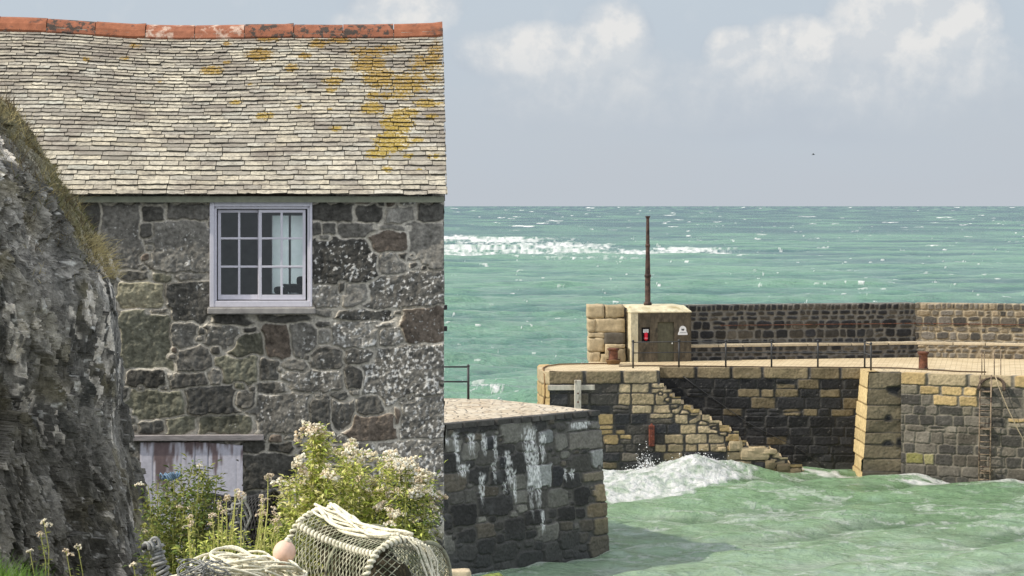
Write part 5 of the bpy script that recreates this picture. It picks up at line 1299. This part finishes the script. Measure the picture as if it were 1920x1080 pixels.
rock = tag(link('rock_outcrop', grid_mesh('rock_outcrop', P, {'Col': base}, None, False), mat('streaked_slate_rock', None, .9, .4, 24, .8, .015, .25), None, (-5.0, 24, 6.6)), 'tall dark streaked rock outcrop with grassy top at the left edge', 'rock')

# ================================================================ vegetation helpers
class Leaves:
    def __init__(s): s.v = []; s.q = []; s.c = []
    def leaf(s, p, d, n, L, w, col):
        p = np.array(p); d = np.array(d); d = d / (np.linalg.norm(d) + 1e-9); sd_ = np.cross(d, n); sd_ /= np.linalg.norm(sd_) + 1e-9; up = np.cross(sd_, d)
        b = len(s.v)
        s.v += [p, p + d * L * .45 + sd_ * w * .5 + up * .12 * L, p + d * L - up * .06 * L, p + d * L * .45 - sd_ * w * .5 + up * .12 * L]
        s.q.append((b, b + 1, b + 2, b + 3)); s.c += [col * .9, col, col * 1.05, col]
    def blade(s, p, d, L, w, col, bend):
        p = np.array(p, float); d = np.array(d, float); d /= np.linalg.norm(d); sd_ = np.cross(d, RNG.normal(size=3)); sd_ /= np.linalg.norm(sd_)
        b = len(s.v); q = p.copy(); dd_ = d.copy()
        for k in range(4):
            ww = w * (1 - k / 3.2)
            s.v += [q - sd_ * ww, q + sd_ * ww]; s.c += [col * (.8 + .1 * k)] * 2
            q = q + dd_ * L / 3; dd_ = dd_ + np.array(bend) / 3; dd_ /= np.linalg.norm(dd_)
        for k in range(3): s.q.append((b + 2 * k, b + 2 * k + 1, b + 2 * k + 3, b + 2 * k + 2))
    def build(s, name, m, parent=None, origin=None):
        return link(name, mesh_np(name, np.array(s.v), np.array(s.q), None, {'Col': np.array(s.c)}, False), m, parent, origin)
M_LEAF = mat('leaf', None, .6, .12, 30, 0, .01, .3, trans=.35)
M_GRASS = mat('grass_blade', None, .7, .1, 30, 0, .01, .25, trans=.3)
M_STEM = mat('stem', rgb(150, 152, 84), .8, .25, 20, 0)
M_SEED = mat('seed_head', None, .95, .25, 60, .5, .004, .1, trans=.2)
# grass along the brow of the rock
lv = Leaves(); rng = np.random.default_rng(5)
from bisect import bisect
for cl in range(300):
    zc = rng.uniform(10.2, zs.max() - .02); pc_ = rng.normal(R(-2), R(13)) + (R(12) if zc > 11.0 and rng.random() < .5 else 0)
    hi = sstep(10.8, 11.4, zc); kind = rng.random(); dirn = np.array([rng.normal(.15, .35), rng.normal(-.15, .4)]); Lc = rng.uniform(.05, .15) * (1.6 if rng.random() < .15 else 1)
    if kind < .30 + .3 * hi: cb_ = rgb(108, 96, 76)
    elif kind < .62: cb_ = rgb(112, 118, 64)
    elif kind < .85: cb_ = rgb(164, 150, 100)
    else: cb_ = rgb(200, 184, 132)
    for i in range(rng.integers(14, 44)):
        zq = np.clip(zc + rng.normal(0, .05), 10.0, zs.max()); ph = pc_ + rng.normal(0, R(3.2))
        iz = min(int((zq - 6.6) / (zs.max() + .02 - 6.6) * (nz_ - 1)), nz_ - 1); ip = int(np.clip((ph - phi[0]) / (phi[-1] - phi[0]) * (nf_ - 1), 0, nf_ - 1))
        lv.blade(P[iz, ip] + np.array([0, 0, -.02]), (dirn[0] + rng.normal(0, .45), dirn[1] + rng.normal(0, .4), 1), Lc * rng.uniform(.5, 1.4), rng.uniform(.002, .0045), cb_ * rng.uniform(.6, 1.25), (dirn[0] + rng.normal(0, .5), rng.normal(-.1, .3), -.5))
for k in range(26):      # a few tall dead stems with seed tips stand above the brow
    zq = rng.uniform(10.4, zs.max()); iz = min(int((zq - 6.6) / (zs.max() + .02 - 6.6) * (nz_ - 1)), nz_ - 1); ip = int((rng.normal(0, R(6)) - phi[0]) / (phi[-1] - phi[0]) * (nf_ - 1)); p = P[iz, ip]
    for j in range(3): lv.blade(p + rng.normal(0, .02, 3), (rng.normal(.1, .25), 0, 1), rng.uniform(.2, .36), .003, rgb(96, 84, 66), (rng.normal(.1, .2), 0, -.05))
o = lv.build('brow_grass', M_GRASS); o['kind'] = 'stuff'
# dry pale grass tuft against the cottage wall and green grass at the bottom left corner
lv = Leaves()
for i in range(520):
    zq = rng.uniform(10.22, 10.66) ; c0 = np.interp(zq, zs, xs)
    p = np.array([c0 + rng.normal(-.06, .07), 24.9 + rng.normal(0, .2), zq - .08])
    lv.blade(p, (rng.normal(.75, .3), rng.normal(-.1, .3), rng.normal(.55, .3)), rng.uniform(.06, .17), .003, rgb(208, 192, 140) * rng.uniform(.75, 1.15), (.3, 0, -.6))
o = lv.build('dry_grass', M_GRASS); o['kind'] = 'stuff'
lv = Leaves()
for i in range(1500):
    x = rng.uniform(-4.3, -3.55); y = rng.uniform(17.2, 18.2); z = zpx(1105 + 60 * (x + 4.1) , 17.6)
    lv.blade((x, y, z), (rng.normal(.1, .4), rng.normal(0, .3), 1), rng.uniform(.1, .3), .005, rgb(112, 146, 62) * rng.uniform(.6, 1.25), (rng.normal(.2, .4), 0, -.5))
o = lv.build('corner_grass', M_GRASS); o['kind'] = 'stuff'

def head_mesh(seed, r=.05, n=26, pal=((240, 232, 206), (246, 242, 224), (228, 214, 184))):
    """a flat topped cluster of fluffy florets"""
    rg = np.random.default_rng(seed); V, T, Cc = [], [], []
    for i in range(n):
        a = rg.uniform(0, 6.28); rr = r * math.sqrt(rg.random()); c = np.array([rr * math.cos(a), rr * math.sin(a), .55 * r * (1 - (rr / r) ** 2) + rg.normal(0, .12 * r)])
        s_ = r * rg.uniform(.16, .30); b = len(V)
        m_ = Matrix.Rotation(rg.uniform(0, 3), 3, 'Z') @ Matrix.Rotation(rg.uniform(0, 3), 3, 'X')
        vv = [np.array(m_ @ Vector(q)) * s_ * rg.uniform(.7, 1.3) + c for q in ((1,0,0),(-1,0,0),(0,1,0),(0,-1,0),(0,0,1),(0,0,-1))]
        V += vv; col = rgb(*pal[rg.integers(0, len(pal))]) * rg.uniform(.75, 1.1); Cc += [col] * 6
        T += [(b + x, b + y, b + z) for x, y, z in ((0,2,4),(2,1,4),(1,3,4),(3,0,4),(2,0,5),(1,2,5),(3,1,5),(0,3,5))]
    return mesh_np('flower_head', np.array(V), None, np.array(T), {'Col': np.array(Cc)}, False)
HEADS_M = [head_mesh(k) for k in range(4)]
for h_ in HEADS_M: h_.materials.append(M_SEED)
HEADS_P = [head_mesh(k + 9, .05, 22, ((238, 222, 196), (242, 230, 206), (214, 194, 162))) for k in range(3)]
for h_ in HEADS_P: h_.materials.append(M_SEED)
def put_head(parent, p, sc, meshes, rg):
    o = bpy.data.objects.new('flower_head', meshes[rg.integers(0, len(meshes))]); COL.objects.link(o); o.parent = parent
    o.location = Vector(p) - LOC[parent.name]; o.scale = (sc, sc, sc); o.rotation_euler = (rg.normal(0, .4), rg.normal(0, .4), rg.uniform(0, 6.28))
def bush(name, label, cat, stems, D0, seed, greens, heads, leaf_n=26, leafL=(.05, .11), group=None, dens=1.0, spread=.075, head_sc=(.5, 1.0), side=0.0, lw=.42):
    """stems: (px_top, py_top, px_base, depth offset) in measured positions; leaves wrap every stem"""
    rg = np.random.default_rng(seed)
    px_b = np.mean([s_[2] for s_ in stems]); base = Vector((xpx(px_b, D0), D0, 0)); base.z = float(gz(np.array(base.x), np.array(base.y)))
    t = thing(name, label, cat, base, group)
    lv = Leaves(); mb = MB(); hp_ = []
    for (pt, yt, pb, do) in stems:
        d = D0 + do; top = np.array([xpx(pt, d), d, zpx(yt, d)]); bx_ = np.array([xpx(pb, d), d + rg.normal(0, .05), float(gz(np.array(xpx(pb, d)), np.array(d))) - .05])
        midp = (top + bx_) / 2 + rg.normal(0, .03, 3)
        pts = [bx_ * (1 - f) ** 2 + 2 * midp * f * (1 - f) + top * f * f for f in np.linspace(0, 1, 7)]
        mb.tube(pts, [.007 * (1 - .5 * f) for f in np.linspace(0, 1, 7)], 4)
        L_ = np.linalg.norm(top - bx_)
        for k in range(int(leaf_n * L_ * dens)):
            f = rg.random() ** .75; p = bx_ * (1 - f) ** 2 + 2 * midp * f * (1 - f) + top * f * f
            a = rg.uniform(0, 6.28); out = np.array([math.cos(a), math.sin(a), rg.normal(.1, .35)])
            q = p + out * abs(rg.normal(0, spread)) * (1.25 - .6 * f)
            col = greens[rg.integers(0, len(greens))] * rg.uniform(.65, 1.25)
            lv.leaf(q, out + np.array([0, 0, rg.normal(-.15, .3)]), np.array([rg.normal(0, .3), rg.normal(0, .3), 1.0]), rg.uniform(*leafL), rg.uniform(*leafL) * lw, col)
        nh = rg.integers(heads[0], heads[1] + 1)
        for k in range(nh):
            hp_.append((top + np.array([rg.normal(0, .045), rg.normal(0, .045), rg.normal(-.015, .035) - abs(rg.normal(0, side))]), rg.uniform(*head_sc)))
    lv.build('foliage', M_LEAF, t); mb.build('stems', M_STEM, t)
    random.Random(seed).shuffle(hp_)
    for p, s_ in hp_[:82]: put_head(t, p, s_, HEADS_M if rg.random() < .8 else HEADS_P, rg)
    return t
YG = [rgb(204, 208, 112), rgb(184, 196, 94), rgb(220, 218, 142), rgb(150, 166, 78), rgb(224, 216, 156)]
DG = [rgb(108, 126, 62), rgb(130, 142, 70), rgb(86, 104, 54), rgb(150, 152, 80), rgb(116, 116, 64)]
MG = YG[:2] + DG
rg = np.random.default_rng(77)
ST = [(592, 800, 585, 0), (606, 822, 590, .1), (588, 815, 596, -.1), (598, 840, 600, .1), (600, 806, 602, 0)]
for x, y in [(640,842),(655,835),(668,850),(682,850),(650,860),(628,880),(610,885),(560,880),(545,900),(530,915),(575,915),(700,895),(690,915),(712,905),(725,865),(735,858),(742,880),(660,905),(640,920),(600,925),(620,945),(670,940),(560,940),(540,950),(580,960),(650,965),(690,950),(575,890),(596,868),(632,905),(676,880),(668,925),(700,935)]:
    ST.append((x + rg.normal(0, 4), y + rg.normal(0, 4), 610 + (x - 620) * .6, rg.normal(.1, .28)))
bush('flowering_shrub', 'big yellow green flowering shrub with fluffy cream heads, tallest against the cottage wall', 'shrub', ST, 22.0, 3, YG, (3, 5), 190, (.035, .085), dens=1.3, head_sc=(.8, 1.7))
ST = []
for x, y in [(732,862),(745,875),(765,875),(772,872),(760,900),(750,920),(785,905),(800,898),(810,892),(805,915),(795,930),(780,935),(812,930),(760,945),(735,930),(720,945),(745,965),(775,970),(800,960),(770,925),(716,920)]:
    ST.append((x + rg.normal(0, 3), y + rg.normal(0, 3), 755 + (x - 765) * .55, rg.normal(.1, .25)))
bush('flowering_shrub', 'darker leaved flowering shrub with cream tufts at the right corner of the cottage', 'shrub', ST, 21.6, 4, MG + YG[:1], (3, 5), 170, (.03, .08), dens=1.2, head_sc=(.75, 1.6))
ST = []
for x, y in [(300,900),(315,890),(285,915),(330,905),(345,880),(360,872),(372,868),(385,874),(392,890),(350,915),(370,920),(300,935),(280,950),(325,940),(345,955),(365,950),(300,970),(270,985),(320,985),(350,990),(380,935),(398,905),(405,890),(335,925),(310,955),(288,1000),(340,1020),(312,1025)]:
    ST.append((x + rg.normal(0, 4), y + rg.normal(0, 4), 330 + (x - 335) * .7, rg.normal(0, .3)))
bush('shady_shrub', 'dark green shrub between the rock and the white hatch, few pale flowers', 'shrub', ST, 21.4, 5, DG, (0, 1), 190, (.03, .085), head_sc=(.5, .8))
ST = []
for x, y in [(425,985),(440,995),(460,1000),(480,1005),(500,1000),(515,985),(530,1000),(400,1000),(380,1010),(360,1015),(345,1030),(405,1020),(520,970),(505,1015),(450,1020),(470,1030),(540,985),(550,1005)]:
    ST.append((x + rg.normal(0, 4), y + rg.normal(0, 4), x, rg.normal(0, .2)))
bush('low_weeds', 'low yellow green weeds at the feet of the tall seed stalks', 'weeds', ST, 20.4, 6, YG[:3] + DG[:2], (0, 0), 260, (.03, .08))
# tall bare seed stalks, each a plant
STK = [(398,968,400,1040,'single short stalk with a pale knob, leftmost of the seed stalks'),(412,936,408,1040,'leaning thin seed stalk just right of the leftmost stalk'),(425,930,420,1040,'tall green seed stalk under the corner of the hatch'),(440,918,430,1040,'slim seed stalk in front of the dark netted creel'),(455,930,450,1045,'knobbly seed stalk crossing the grey hanging rope'),(492,928,480,1045,'tallest pale seed stalk, clear of the others right of the netted creel'),(502,890,500,1040,'seed stalk carrying a broad cream head before the cottage stones'),(490,962,486,1045,'bunch of yellow stalks with small white heads left of the buoy'),(516,962,512,1045,'stalk with flat clustered head just left of the buoy'),(360,968,358,1040,'stubby stalk with two pale tufts among the dark green leaves')]
for k_, (xt, yt, xb, yb, lab) in enumerate(STK):
    d = 19.6 + .12 * (k_ % 4); b0 = Vector((xpx(xb, d), d, zpx(yb + 40, d)))
    t = thing('seed_stalk', lab, 'plant', b0, 'tall seed stalks beside the creels'); mb = MB(); lv = Leaves()
    n_ = 3 if k_ in (7, 8) else 1 + (k_ % 2)
    tops = []
    for j in range(n_):
        tp = np.array([xpx(xt + rg.normal(0, 5) * (j > 0), d), d + rg.normal(0, .04), zpx(yt + abs(rg.normal(0, 12)) * (j > 0), d)])
        bb = np.array(b0) + np.array([rg.normal(0, .012), 0, 0]); mb.tube([bb, bb * .66 + tp * .34 + rg.normal(0, .012, 3), bb * .33 + tp * .67 + rg.normal(0, .012, 3), tp], [.0075, .0065, .005, .003], 5); tops.append(tp)
        for q in range(26):
            f = rg.uniform(.25, 1.0); p = bb + (tp - bb) * f; a = rg.uniform(0, 6.28); o_ = np.array([math.cos(a), math.sin(a), .5])
            lv.leaf(p, o_, np.array([0, 0, 1.0]) + rg.normal(0, .2, 3), rg.uniform(.018, .05), rg.uniform(.008, .02), YG[rg.integers(0, 5)] * rg.uniform(.8, 1.25))
    mb.build('stalk', mat('pale_stalk', rgb(186, 184, 110), .8, .2, 20, 0) if k_ == 0 else bpy.data.materials['pale_stalk'], t); lv.build('leaves', M_LEAF, t)
    for tp in tops:
        for q in range(3 if n_ == 2 else 4): put_head(t, tp + np.array([rg.normal(0, .016), rg.normal(0, .016), rg.normal(-.02, .03)]), rg.uniform(.28, .5) if n_ == 2 else rg.uniform(.35, .6), HEADS_P, rg)
# dried flowers growing on the rock face
for k_, (x, y, lab) in enumerate([(82,978,'dried pale flower lowest but one on the dark rock face at left'),(76,1002,'round tan flower head on the rock, left of the pair of heads'),(56,1034,'small pink white flower head close to the bottom left corner'),(124,1034,'brownish twin flower heads low on the dark rock'),(146,1026,'pale rosette beside the brownish twin heads on the rock'),(250,1060,'single white flower at the foot of the rock beside the grey rope')]):
    d = 19.2 if x < 200 else 18.6; tp = np.array(W(x, y, d)); b0 = Vector((tp[0] + .02, d + .1, tp[2] - .45))
    t = thing('rock_flower', lab, 'flower', b0, 'dried flowers on the rock'); mb = MB(); mb.tube([b0, (Vector(tp) + b0) / 2 + Vector((.02, 0, 0)), Vector(tp)], .004, 5); mb.build('stalk', bpy.data.materials['pale_stalk'], t)
    lv = Leaves()
    for q in range(12): 
        f = rg.uniform(.1, .8); p = np.array(b0) + (tp - np.array(b0)) * f; a = rg.uniform(0, 6.28)
        lv.leaf(p, np.array([math.cos(a), math.sin(a), .3]), np.array([0, 0, 1.0]), rg.uniform(.03, .06), .02, DG[rg.integers(0, 5)])
    lv.build('leaves', M_LEAF, t)
    for q in range(2 if k_ in (0, 3) else 1): put_head(t, tp + np.array([.04 * q, 0, -.03 * q]), .62, HEADS_P if k_ in (1, 3) else HEADS_M, rg)

# ================================================================ fishing gear
def net(mb, f, nu, nv, r, n=4, diag=True):
    """f(u, v) maps the unit square to a surface; strands run both diagonals"""
    for k in range(-nv, nu + 1):
        for sg in (1, -1):
            pts = []
            for j in range(nv * 3 + 1):
                v = j / (nv * 3); u = (k + v * nv) / nu if sg > 0 else (k + nv - v * nv) / nu
                if -.001 <= u <= 1.001: pts.append(f(u, v))
            if len(pts) > 1: mb.tube(pts, r, n, cap=False)
def creel(name, label, E1, E2, rad, h, mats, seed, netr=.004, nu=22, nv=14, rope_r=.018, wraps=True):
    """hooped creel with its axis from E1 to E2 (points on the ground)"""
    E1, E2 = Vector(E1), Vector(E2); ax = (E2 - E1); ax.z = 0; L = ax.length; a = ax.normalized(); sd_ = Vector((-a.y, a.x, 0)); rg = np.random.default_rng(seed)
    t = thing(name, label, 'lobster pot', E1 + (E2 - E1) * .5)
    def S(u, v, k=1.0):
        an = math.pi * v; c = math.cos(an); s_ = math.sin(an)
        return E1 + (E2 - E1) * u + sd_ * (-c) * rad * k * (1 + .03 * math.sin(7 * u + 3 * v)) + Vector((0, 0, (abs(s_) ** .75) * h * k * (1 - .10 * math.sin(math.pi * u))))
    mb = MB()
    for e in (E1, E2): mb.tube([e - sd_ * rad, e + sd_ * rad], .016, 6)
    for sg in (-1, 1): mb.tube([E1 + sd_ * rad * sg, E2 + sd_ * rad * sg], .018, 6)
    mb.build('base_frame', mats[2], t, True)
    for u in (0.0, .5, 1.0):
        mb = MB(); mb.tube([S(u, v, .985) for v in np.linspace(0, 1, 17)], .014 if u == .5 else .017, 6); mb.build('hoop', mats[2], t, True)
    mb = MB(); net(mb, lambda u, v: S(u, v, 1.0), nu, nv, netr)
    for u in (0.0, 1.0):
        for k in range(-8, 17):
            for sg in (1, -1):
                pts = []
                for j in range(13):
                    y = j / 12; x = (k + sg * y * 8) / 8 * 2 - 1
                    lim = math.sqrt(max(0, 1 - (y) ** 2)) ** 1.0
                    if abs(x) <= lim * 1.02: pts.append(E1 + (E2 - E1) * u + sd_ * x * rad + Vector((0, 0, y * h * .97)))
                if len(pts) > 1: mb.tube(pts, netr, 4, cap=False)
    mb.build('netting', mats[1], t, True)
    if wraps:
        def wrap(curve, r_, turns):
            m_ = MB(); n_ = int(turns * 9); pts = []
            for i in range(n_):
                f = i / (n_ - 1); p = curve(f); q = curve(min(1, f + .01)) - curve(max(0, f - .01)); q.normalize()
                o1 = q.orthogonal().normalized(); o2 = q.cross(o1); an = 2 * math.pi * turns * f
                pts.append(p + (o1 * math.cos(an) + o2 * math.sin(an)) * r_)
            m_.tube(pts, r_ * .72, 5); return m_
        wrap(lambda f: S(f, .74), rope_r, L / .045).build('rope_lashing', mats[0], t, True)
        wrap(lambda f: S(f, .27), rope_r, L / .045).build('rope_lashing', mats[0], t, True)
        wrap(lambda f: S(1.0, f), rope_r, L / .04).build('rope_lashing', mats[0], t, True)
        wrap(lambda f: S(0.0, f), rope_r, L / .04).build('rope_lashing', mats[0], t, True)
        wrap(lambda f: S(.5, .5 + f * .5), rope_r * .7, 10).build('rope_lashing', mats[0], t, True)
        mb = MB()     # slack rope bundles laid along the top
        for k in range(11):
            v0 = rg.uniform(.36, .64); ph = rg.uniform(0, 6)
            mb.tube([S(u, v0 + .05 * math.sin(6 * u + ph), 1.02 + .03 * rg.random()) + Vector((0, 0, .018 * (k % 3))) for u in np.linspace(-.01, 1.0 - .02 * (k % 4), 14)], rg.uniform(.009, .016), 6)
        for k in range(7):
            mb.tube([S(1.0, .55 + .02 * k, 1.0) + a * (.02 + .015 * k) , S(1.0, .6 + .03 * k, 1.0) + a * .05 + sd_ * rg.normal(0, .02) + Vector((0, 0, -.05)), S(1.0, .68 + .02 * k) + a * .07 + sd_ * rg.normal(0, .035) + Vector((0, 0, -.2)), S(1.0, .8) + a * (.08 + .01 * k) + Vector((0, 0, -.34))], .009, 5)
        mb.build('slack_rope', M_ROPE, t, True)
    return t
M_NETP = mat('pale_net', rgb(176, 174, 150), .9, .35, 30, .2, .003, .15, second=rgb(112, 116, 92), sthr=(.45, .6), sscale=8)
M_RUSTB = mat('wrapped_bar', rgb(150, 150, 126), .9, .4, 20, .5, .006, .15, second=rgb(90, 84, 70), sthr=(.45, .6), sscale=10)
M_MOUTH = M_DARK
def gpt(px, py, d): return W(px, py, d)
hC = .47
p1_ = W(604, 957, 18.7); p2_ = W(752, 1012, 17.9)
main = creel('lobster_creel', 'rope bound lobster creel with pale lashings, nearest the camera under the shrub', (p1_.x, p1_.y, p1_.z - hC), (p2_.x, p2_.y, p2_.z - hC), .34, hC, (M_ROPE, M_NETP, M_RUSTB), 2)
p1_ = W(700, 985, 19.6); p2_ = W(800, 1016, 19.1)
creel('lobster_creel', 'darker bare netted creel behind the rope bound one, at the cottage corner', (p1_.x, p1_.y, p1_.z - .4), (p2_.x, p2_.y, p2_.z - .4), .26, .4, (M_ROPEG, M_NETP, M_RUSTB), 5, .0045, 18, 14, wraps=False)
p1_ = W(395, 925, 22.6); p2_ = W(510, 918, 22.4)
ck = creel('old_creel', 'black netted creel half hidden behind the seed stalks below the hatch', (p1_.x, p1_.y, p1_.z - .55), (p2_.x, p2_.y, p2_.z - .55), .28, .55, (M_ROPEG, M_DARK, M_IRON), 9, .007, 18, 12, wraps=False)
mb = MB(); A1 = W(397, 932, 22.75); A2 = W(512, 925, 22.7)
for k in range(9):
    f = k / 8; p = A1.lerp(A2, f); pass
mb.block(((A1 + A2) / 2) + Vector((0, .12, -.35)), ((A2 - A1).length * .96, .3, .55), None, rgb(40, 40, 40), .03, .2, 6, 3); mb.build('tarred_cover', mat('tar_black', rgb(40, 40, 40), .9, .3, 8, .4), ck)
# dark blocks added in the front creel stand for its shaded inside
mb = MB(); E1 = W(604, 957, 18.7); E2 = W(752, 1012, 17.9)
for k in range(7):
    f = .1 + .8 * k / 6; p = E1.lerp(E2, f) + Vector((0, 0, -.30))
    mb.block(p + Vector((random.uniform(-.05, .05), random.uniform(-.05, .1), random.uniform(-.04, .05))), (.24, .36, .30), None, rgb(72, 66, 48) * random.uniform(.5, 1.3), .06, .3, 5, k)
mb.build('shade_filling', mat('shade_filling_brown', None, .95, .4, 16, .6, .02), main)
# rope that hangs in front of the black creel
mb = MB()
for k in range(5):
    x0 = 445 + 5 * k; pts = [W(x0 + 6 * math.sin(j * 1.3 + k), 928 + 13 * j, 22.0 - .02 * k) for j in range(9)]
    mb.tube(pts, .012, 6)
for (x, y) in ((444, 950), (440, 985), (432, 960)):
    mb.tube([W(x + 9 * math.cos(a), y + 6 * math.sin(a) + 2 * math.sin(3 * a), 21.93 + .02 * math.sin(2 * a)) for a in np.linspace(0, 2 * math.pi, 16)[:-1]], .013, 6, closed=True)
tag(mb.build('hanging_rope', M_ROPEG, None, True, origin=W(445, 1000, 22)), 'grey knotted rope hanging down over the black creel', 'rope')
# buoy
bp_ = W(533, 1036, 17.9); bo = thing('net_buoy', 'pale pink round fishing buoy between the rope heap and the front creel', 'buoy', bp_ + Vector((0, 0, -.095)))
ax_ = (Vector((.94, .2, -.28)).normalized(),); z_ = Vector((.25, -.15, .95)).normalized(); x_ = z_.orthogonal().normalized(); y_ = z_.cross(x_)
mb = MB(); mb.lathe(bp_, [(.0838 * math.sin(a) + .0005, -.094 * math.cos(a)) for a in np.linspace(0.03, math.pi - .03, 20)], 28, ax=(x_, y_, z_)); mb.build('float', mat('faded_pink_buoy', rgb(226, 190, 168), .6, .12, 7, .15, .004, .3, second=rgb(206, 160, 128), sthr=(.5, .7), sscale=5), bo, True)
mb = MB(); mb.lathe(bp_ + z_ * .088, [(.02, -.01), (.022, .02), (.012, .03)], 10, ax=(x_, y_, z_)); mb.build('eye', M_ROPE, bo, True)
# heap of rope
mb = MB(); rg = np.random.default_rng(31); ctr = W(452, 1082, 17.7)
for k in range(34):
    rx = rg.uniform(.16, .44); ry = rg.uniform(.12, .26); cx_ = ctr.x + rg.normal(0, .09); cy_ = ctr.y + rg.normal(0, .10); hz = rg.uniform(-.02, .13) * (1.25 - rx * 1.4)
    a0 = rg.uniform(0, 6.28); sp_ = rg.uniform(3.6, 6.6); w1, w2 = rg.uniform(0, 6.28, 2); tilt = rg.normal(0, .12)
    pts = []
    for j in range(26):
        a = a0 + sp_ * j / 25; pts.append(Vector((cx_ + rx * math.cos(a) * (1 + .08 * math.sin(3 * a + w1)), cy_ + ry * math.sin(a) * (1 + .1 * math.sin(2 * a + w2)), ctr.z + hz + tilt * math.cos(a) * rx + .03 * math.sin(2 * a + w2) - .11 * ((rx * math.cos(a)) / .42) ** 2 + .04)))
    mb.tube(pts, rg.uniform(.0085, .0125), 6)
mb.block(ctr + Vector((0, .05, -.12)), (.62, .42, .2), None, None, .05, .3, 5, 3)
tag(mb.build('rope_heap', M_ROPE, None, True, origin=ctr + Vector((0, 0, -.2))), 'heap of loosely coiled pale rope left of the pink buoy', 'rope')
# black netting bundle at the foot of the rope heap
mb = MB()
for k in range(26):
    a = W(352 + rg.uniform(0, 60), 1070 + rg.uniform(-12, 20), 17.4 + rg.uniform(-.1, .1)); mb.tube([a + Vector((.09 * math.cos(t + k), .05 * math.sin(t * 1.3), .045 * math.sin(t + k * 2))) for t in np.linspace(0, 5, 16)], .0055, 5)
tag(mb.build('net_bundle', M_ROPEG, None, True, origin=W(380, 1085, 17.4)), 'tangled grey net at the left foot of the pale rope heap', 'net')
# post wound with grey rope
pt_ = W(296, 1052, 17.6); post = thing('rope_wound_post', 'short leaning creel bar wound round with thick grey rope beside the rock', 'creel bar', W(312, 1110, 17.6))
c0, c1, c2, c3 = W(322, 1110, 17.6), W(300, 1062, 17.6), W(292, 1022, 17.62), W(272, 1026, 17.55)
mb = MB(); mb.tube([c0, c1, c2, c3 + Vector((-.02, 0, 0))], .022, 8); mb.build('bar', M_IRON, post, True)
def helix(pts, r_, turns, th, mat_, nm, par):
    pts = [Vector(p) for p in pts]; out = []; n_ = int(turns * 10)
    for i in range(n_):
        f = i / (n_ - 1) * (len(pts) - 1); k = min(int(f), len(pts) - 2); p = pts[k].lerp(pts[k + 1], f - k); q = (pts[k + 1] - pts[k]).normalized(); o1 = q.cross(Vector((0, 1, .1))).normalized(); o2 = q.cross(o1); a = 2 * math.pi * turns * i / (n_ - 1)
        out.append(p + (o1 * math.cos(a) + o2 * math.sin(a)) * r_ * (1 + .25 * math.sin(i * .37)))
    m_ = MB(); m_.tube(out, th, 6); return m_.build(nm, mat_, par, True)
helix([c0, c1, c2], .042, 13, .0135, M_ROPEG, 'rope_winding', post); helix([c2 + Vector((.01, 0, .0)), c3], .03, 4, .012, M_ROPEG, 'rope_winding', post)
mb = MB(); mb.tube([c2 + Vector((.035 * math.cos(a), -.045, .01 + .05 * math.sin(a))) for a in np.linspace(0, 2 * math.pi, 16)[:-1]], .013, 6, closed=True); mb.build('knot', M_ROPEG, post, True)
# blue twine caught in the shrub
mb = MB()
for k in range(6):
    c_ = W(306 + 5 * k, 893 + 3 * math.sin(k), 21.35); mb.tube([c_ + Vector((.03 * math.cos(a + k), .02 * math.sin(a), .028 * math.sin(2 * a + k))) for a in np.linspace(0, 2 * math.pi, 14)[:-1]], .007, 5, closed=True)
tag(mb.build('blue_twine', mat('blue_twine', rgb(104, 128, 150), .8, .2, 20, .2), None, True, origin=W(312, 892, 20.9)), 'tangle of faded blue twine caught in the dark shrub', 'twine')
# a distant gull over the sea
gp_ = W(1525, 290, 420.0); mb = MB()
mb.tube([gp_ + Vector((-.3, 0, 0)), gp_ + Vector((0, 0, .02)), gp_ + Vector((.3, 0, .02))], [.03, .09, .03], 6)
for sg in (-1, 1): 
    vs = [gp_ + Vector(q) for q in ((-.1, 0, .05), (.12, 0, .05), (.06, sg * .35, .25), (-.12, sg * .8, .12), (-.05, sg * .35, .24))]; vs2 = [v - Vector((0, 0, .015)) for v in vs]
    mb.add(vs + vs2, [(0, 1, 2, 4), (4, 2, 3), (9, 7, 6, 5), (8, 7, 9), (0, 4, 9, 5), (4, 3, 8, 9), (3, 2, 7, 8), (2, 1, 6, 7)])
tag(mb.build('gull', mat('gull_grey', rgb(90, 92, 96), .8), None, True, origin=gp_), 'tiny distant gull flying above the horizon', 'bird')
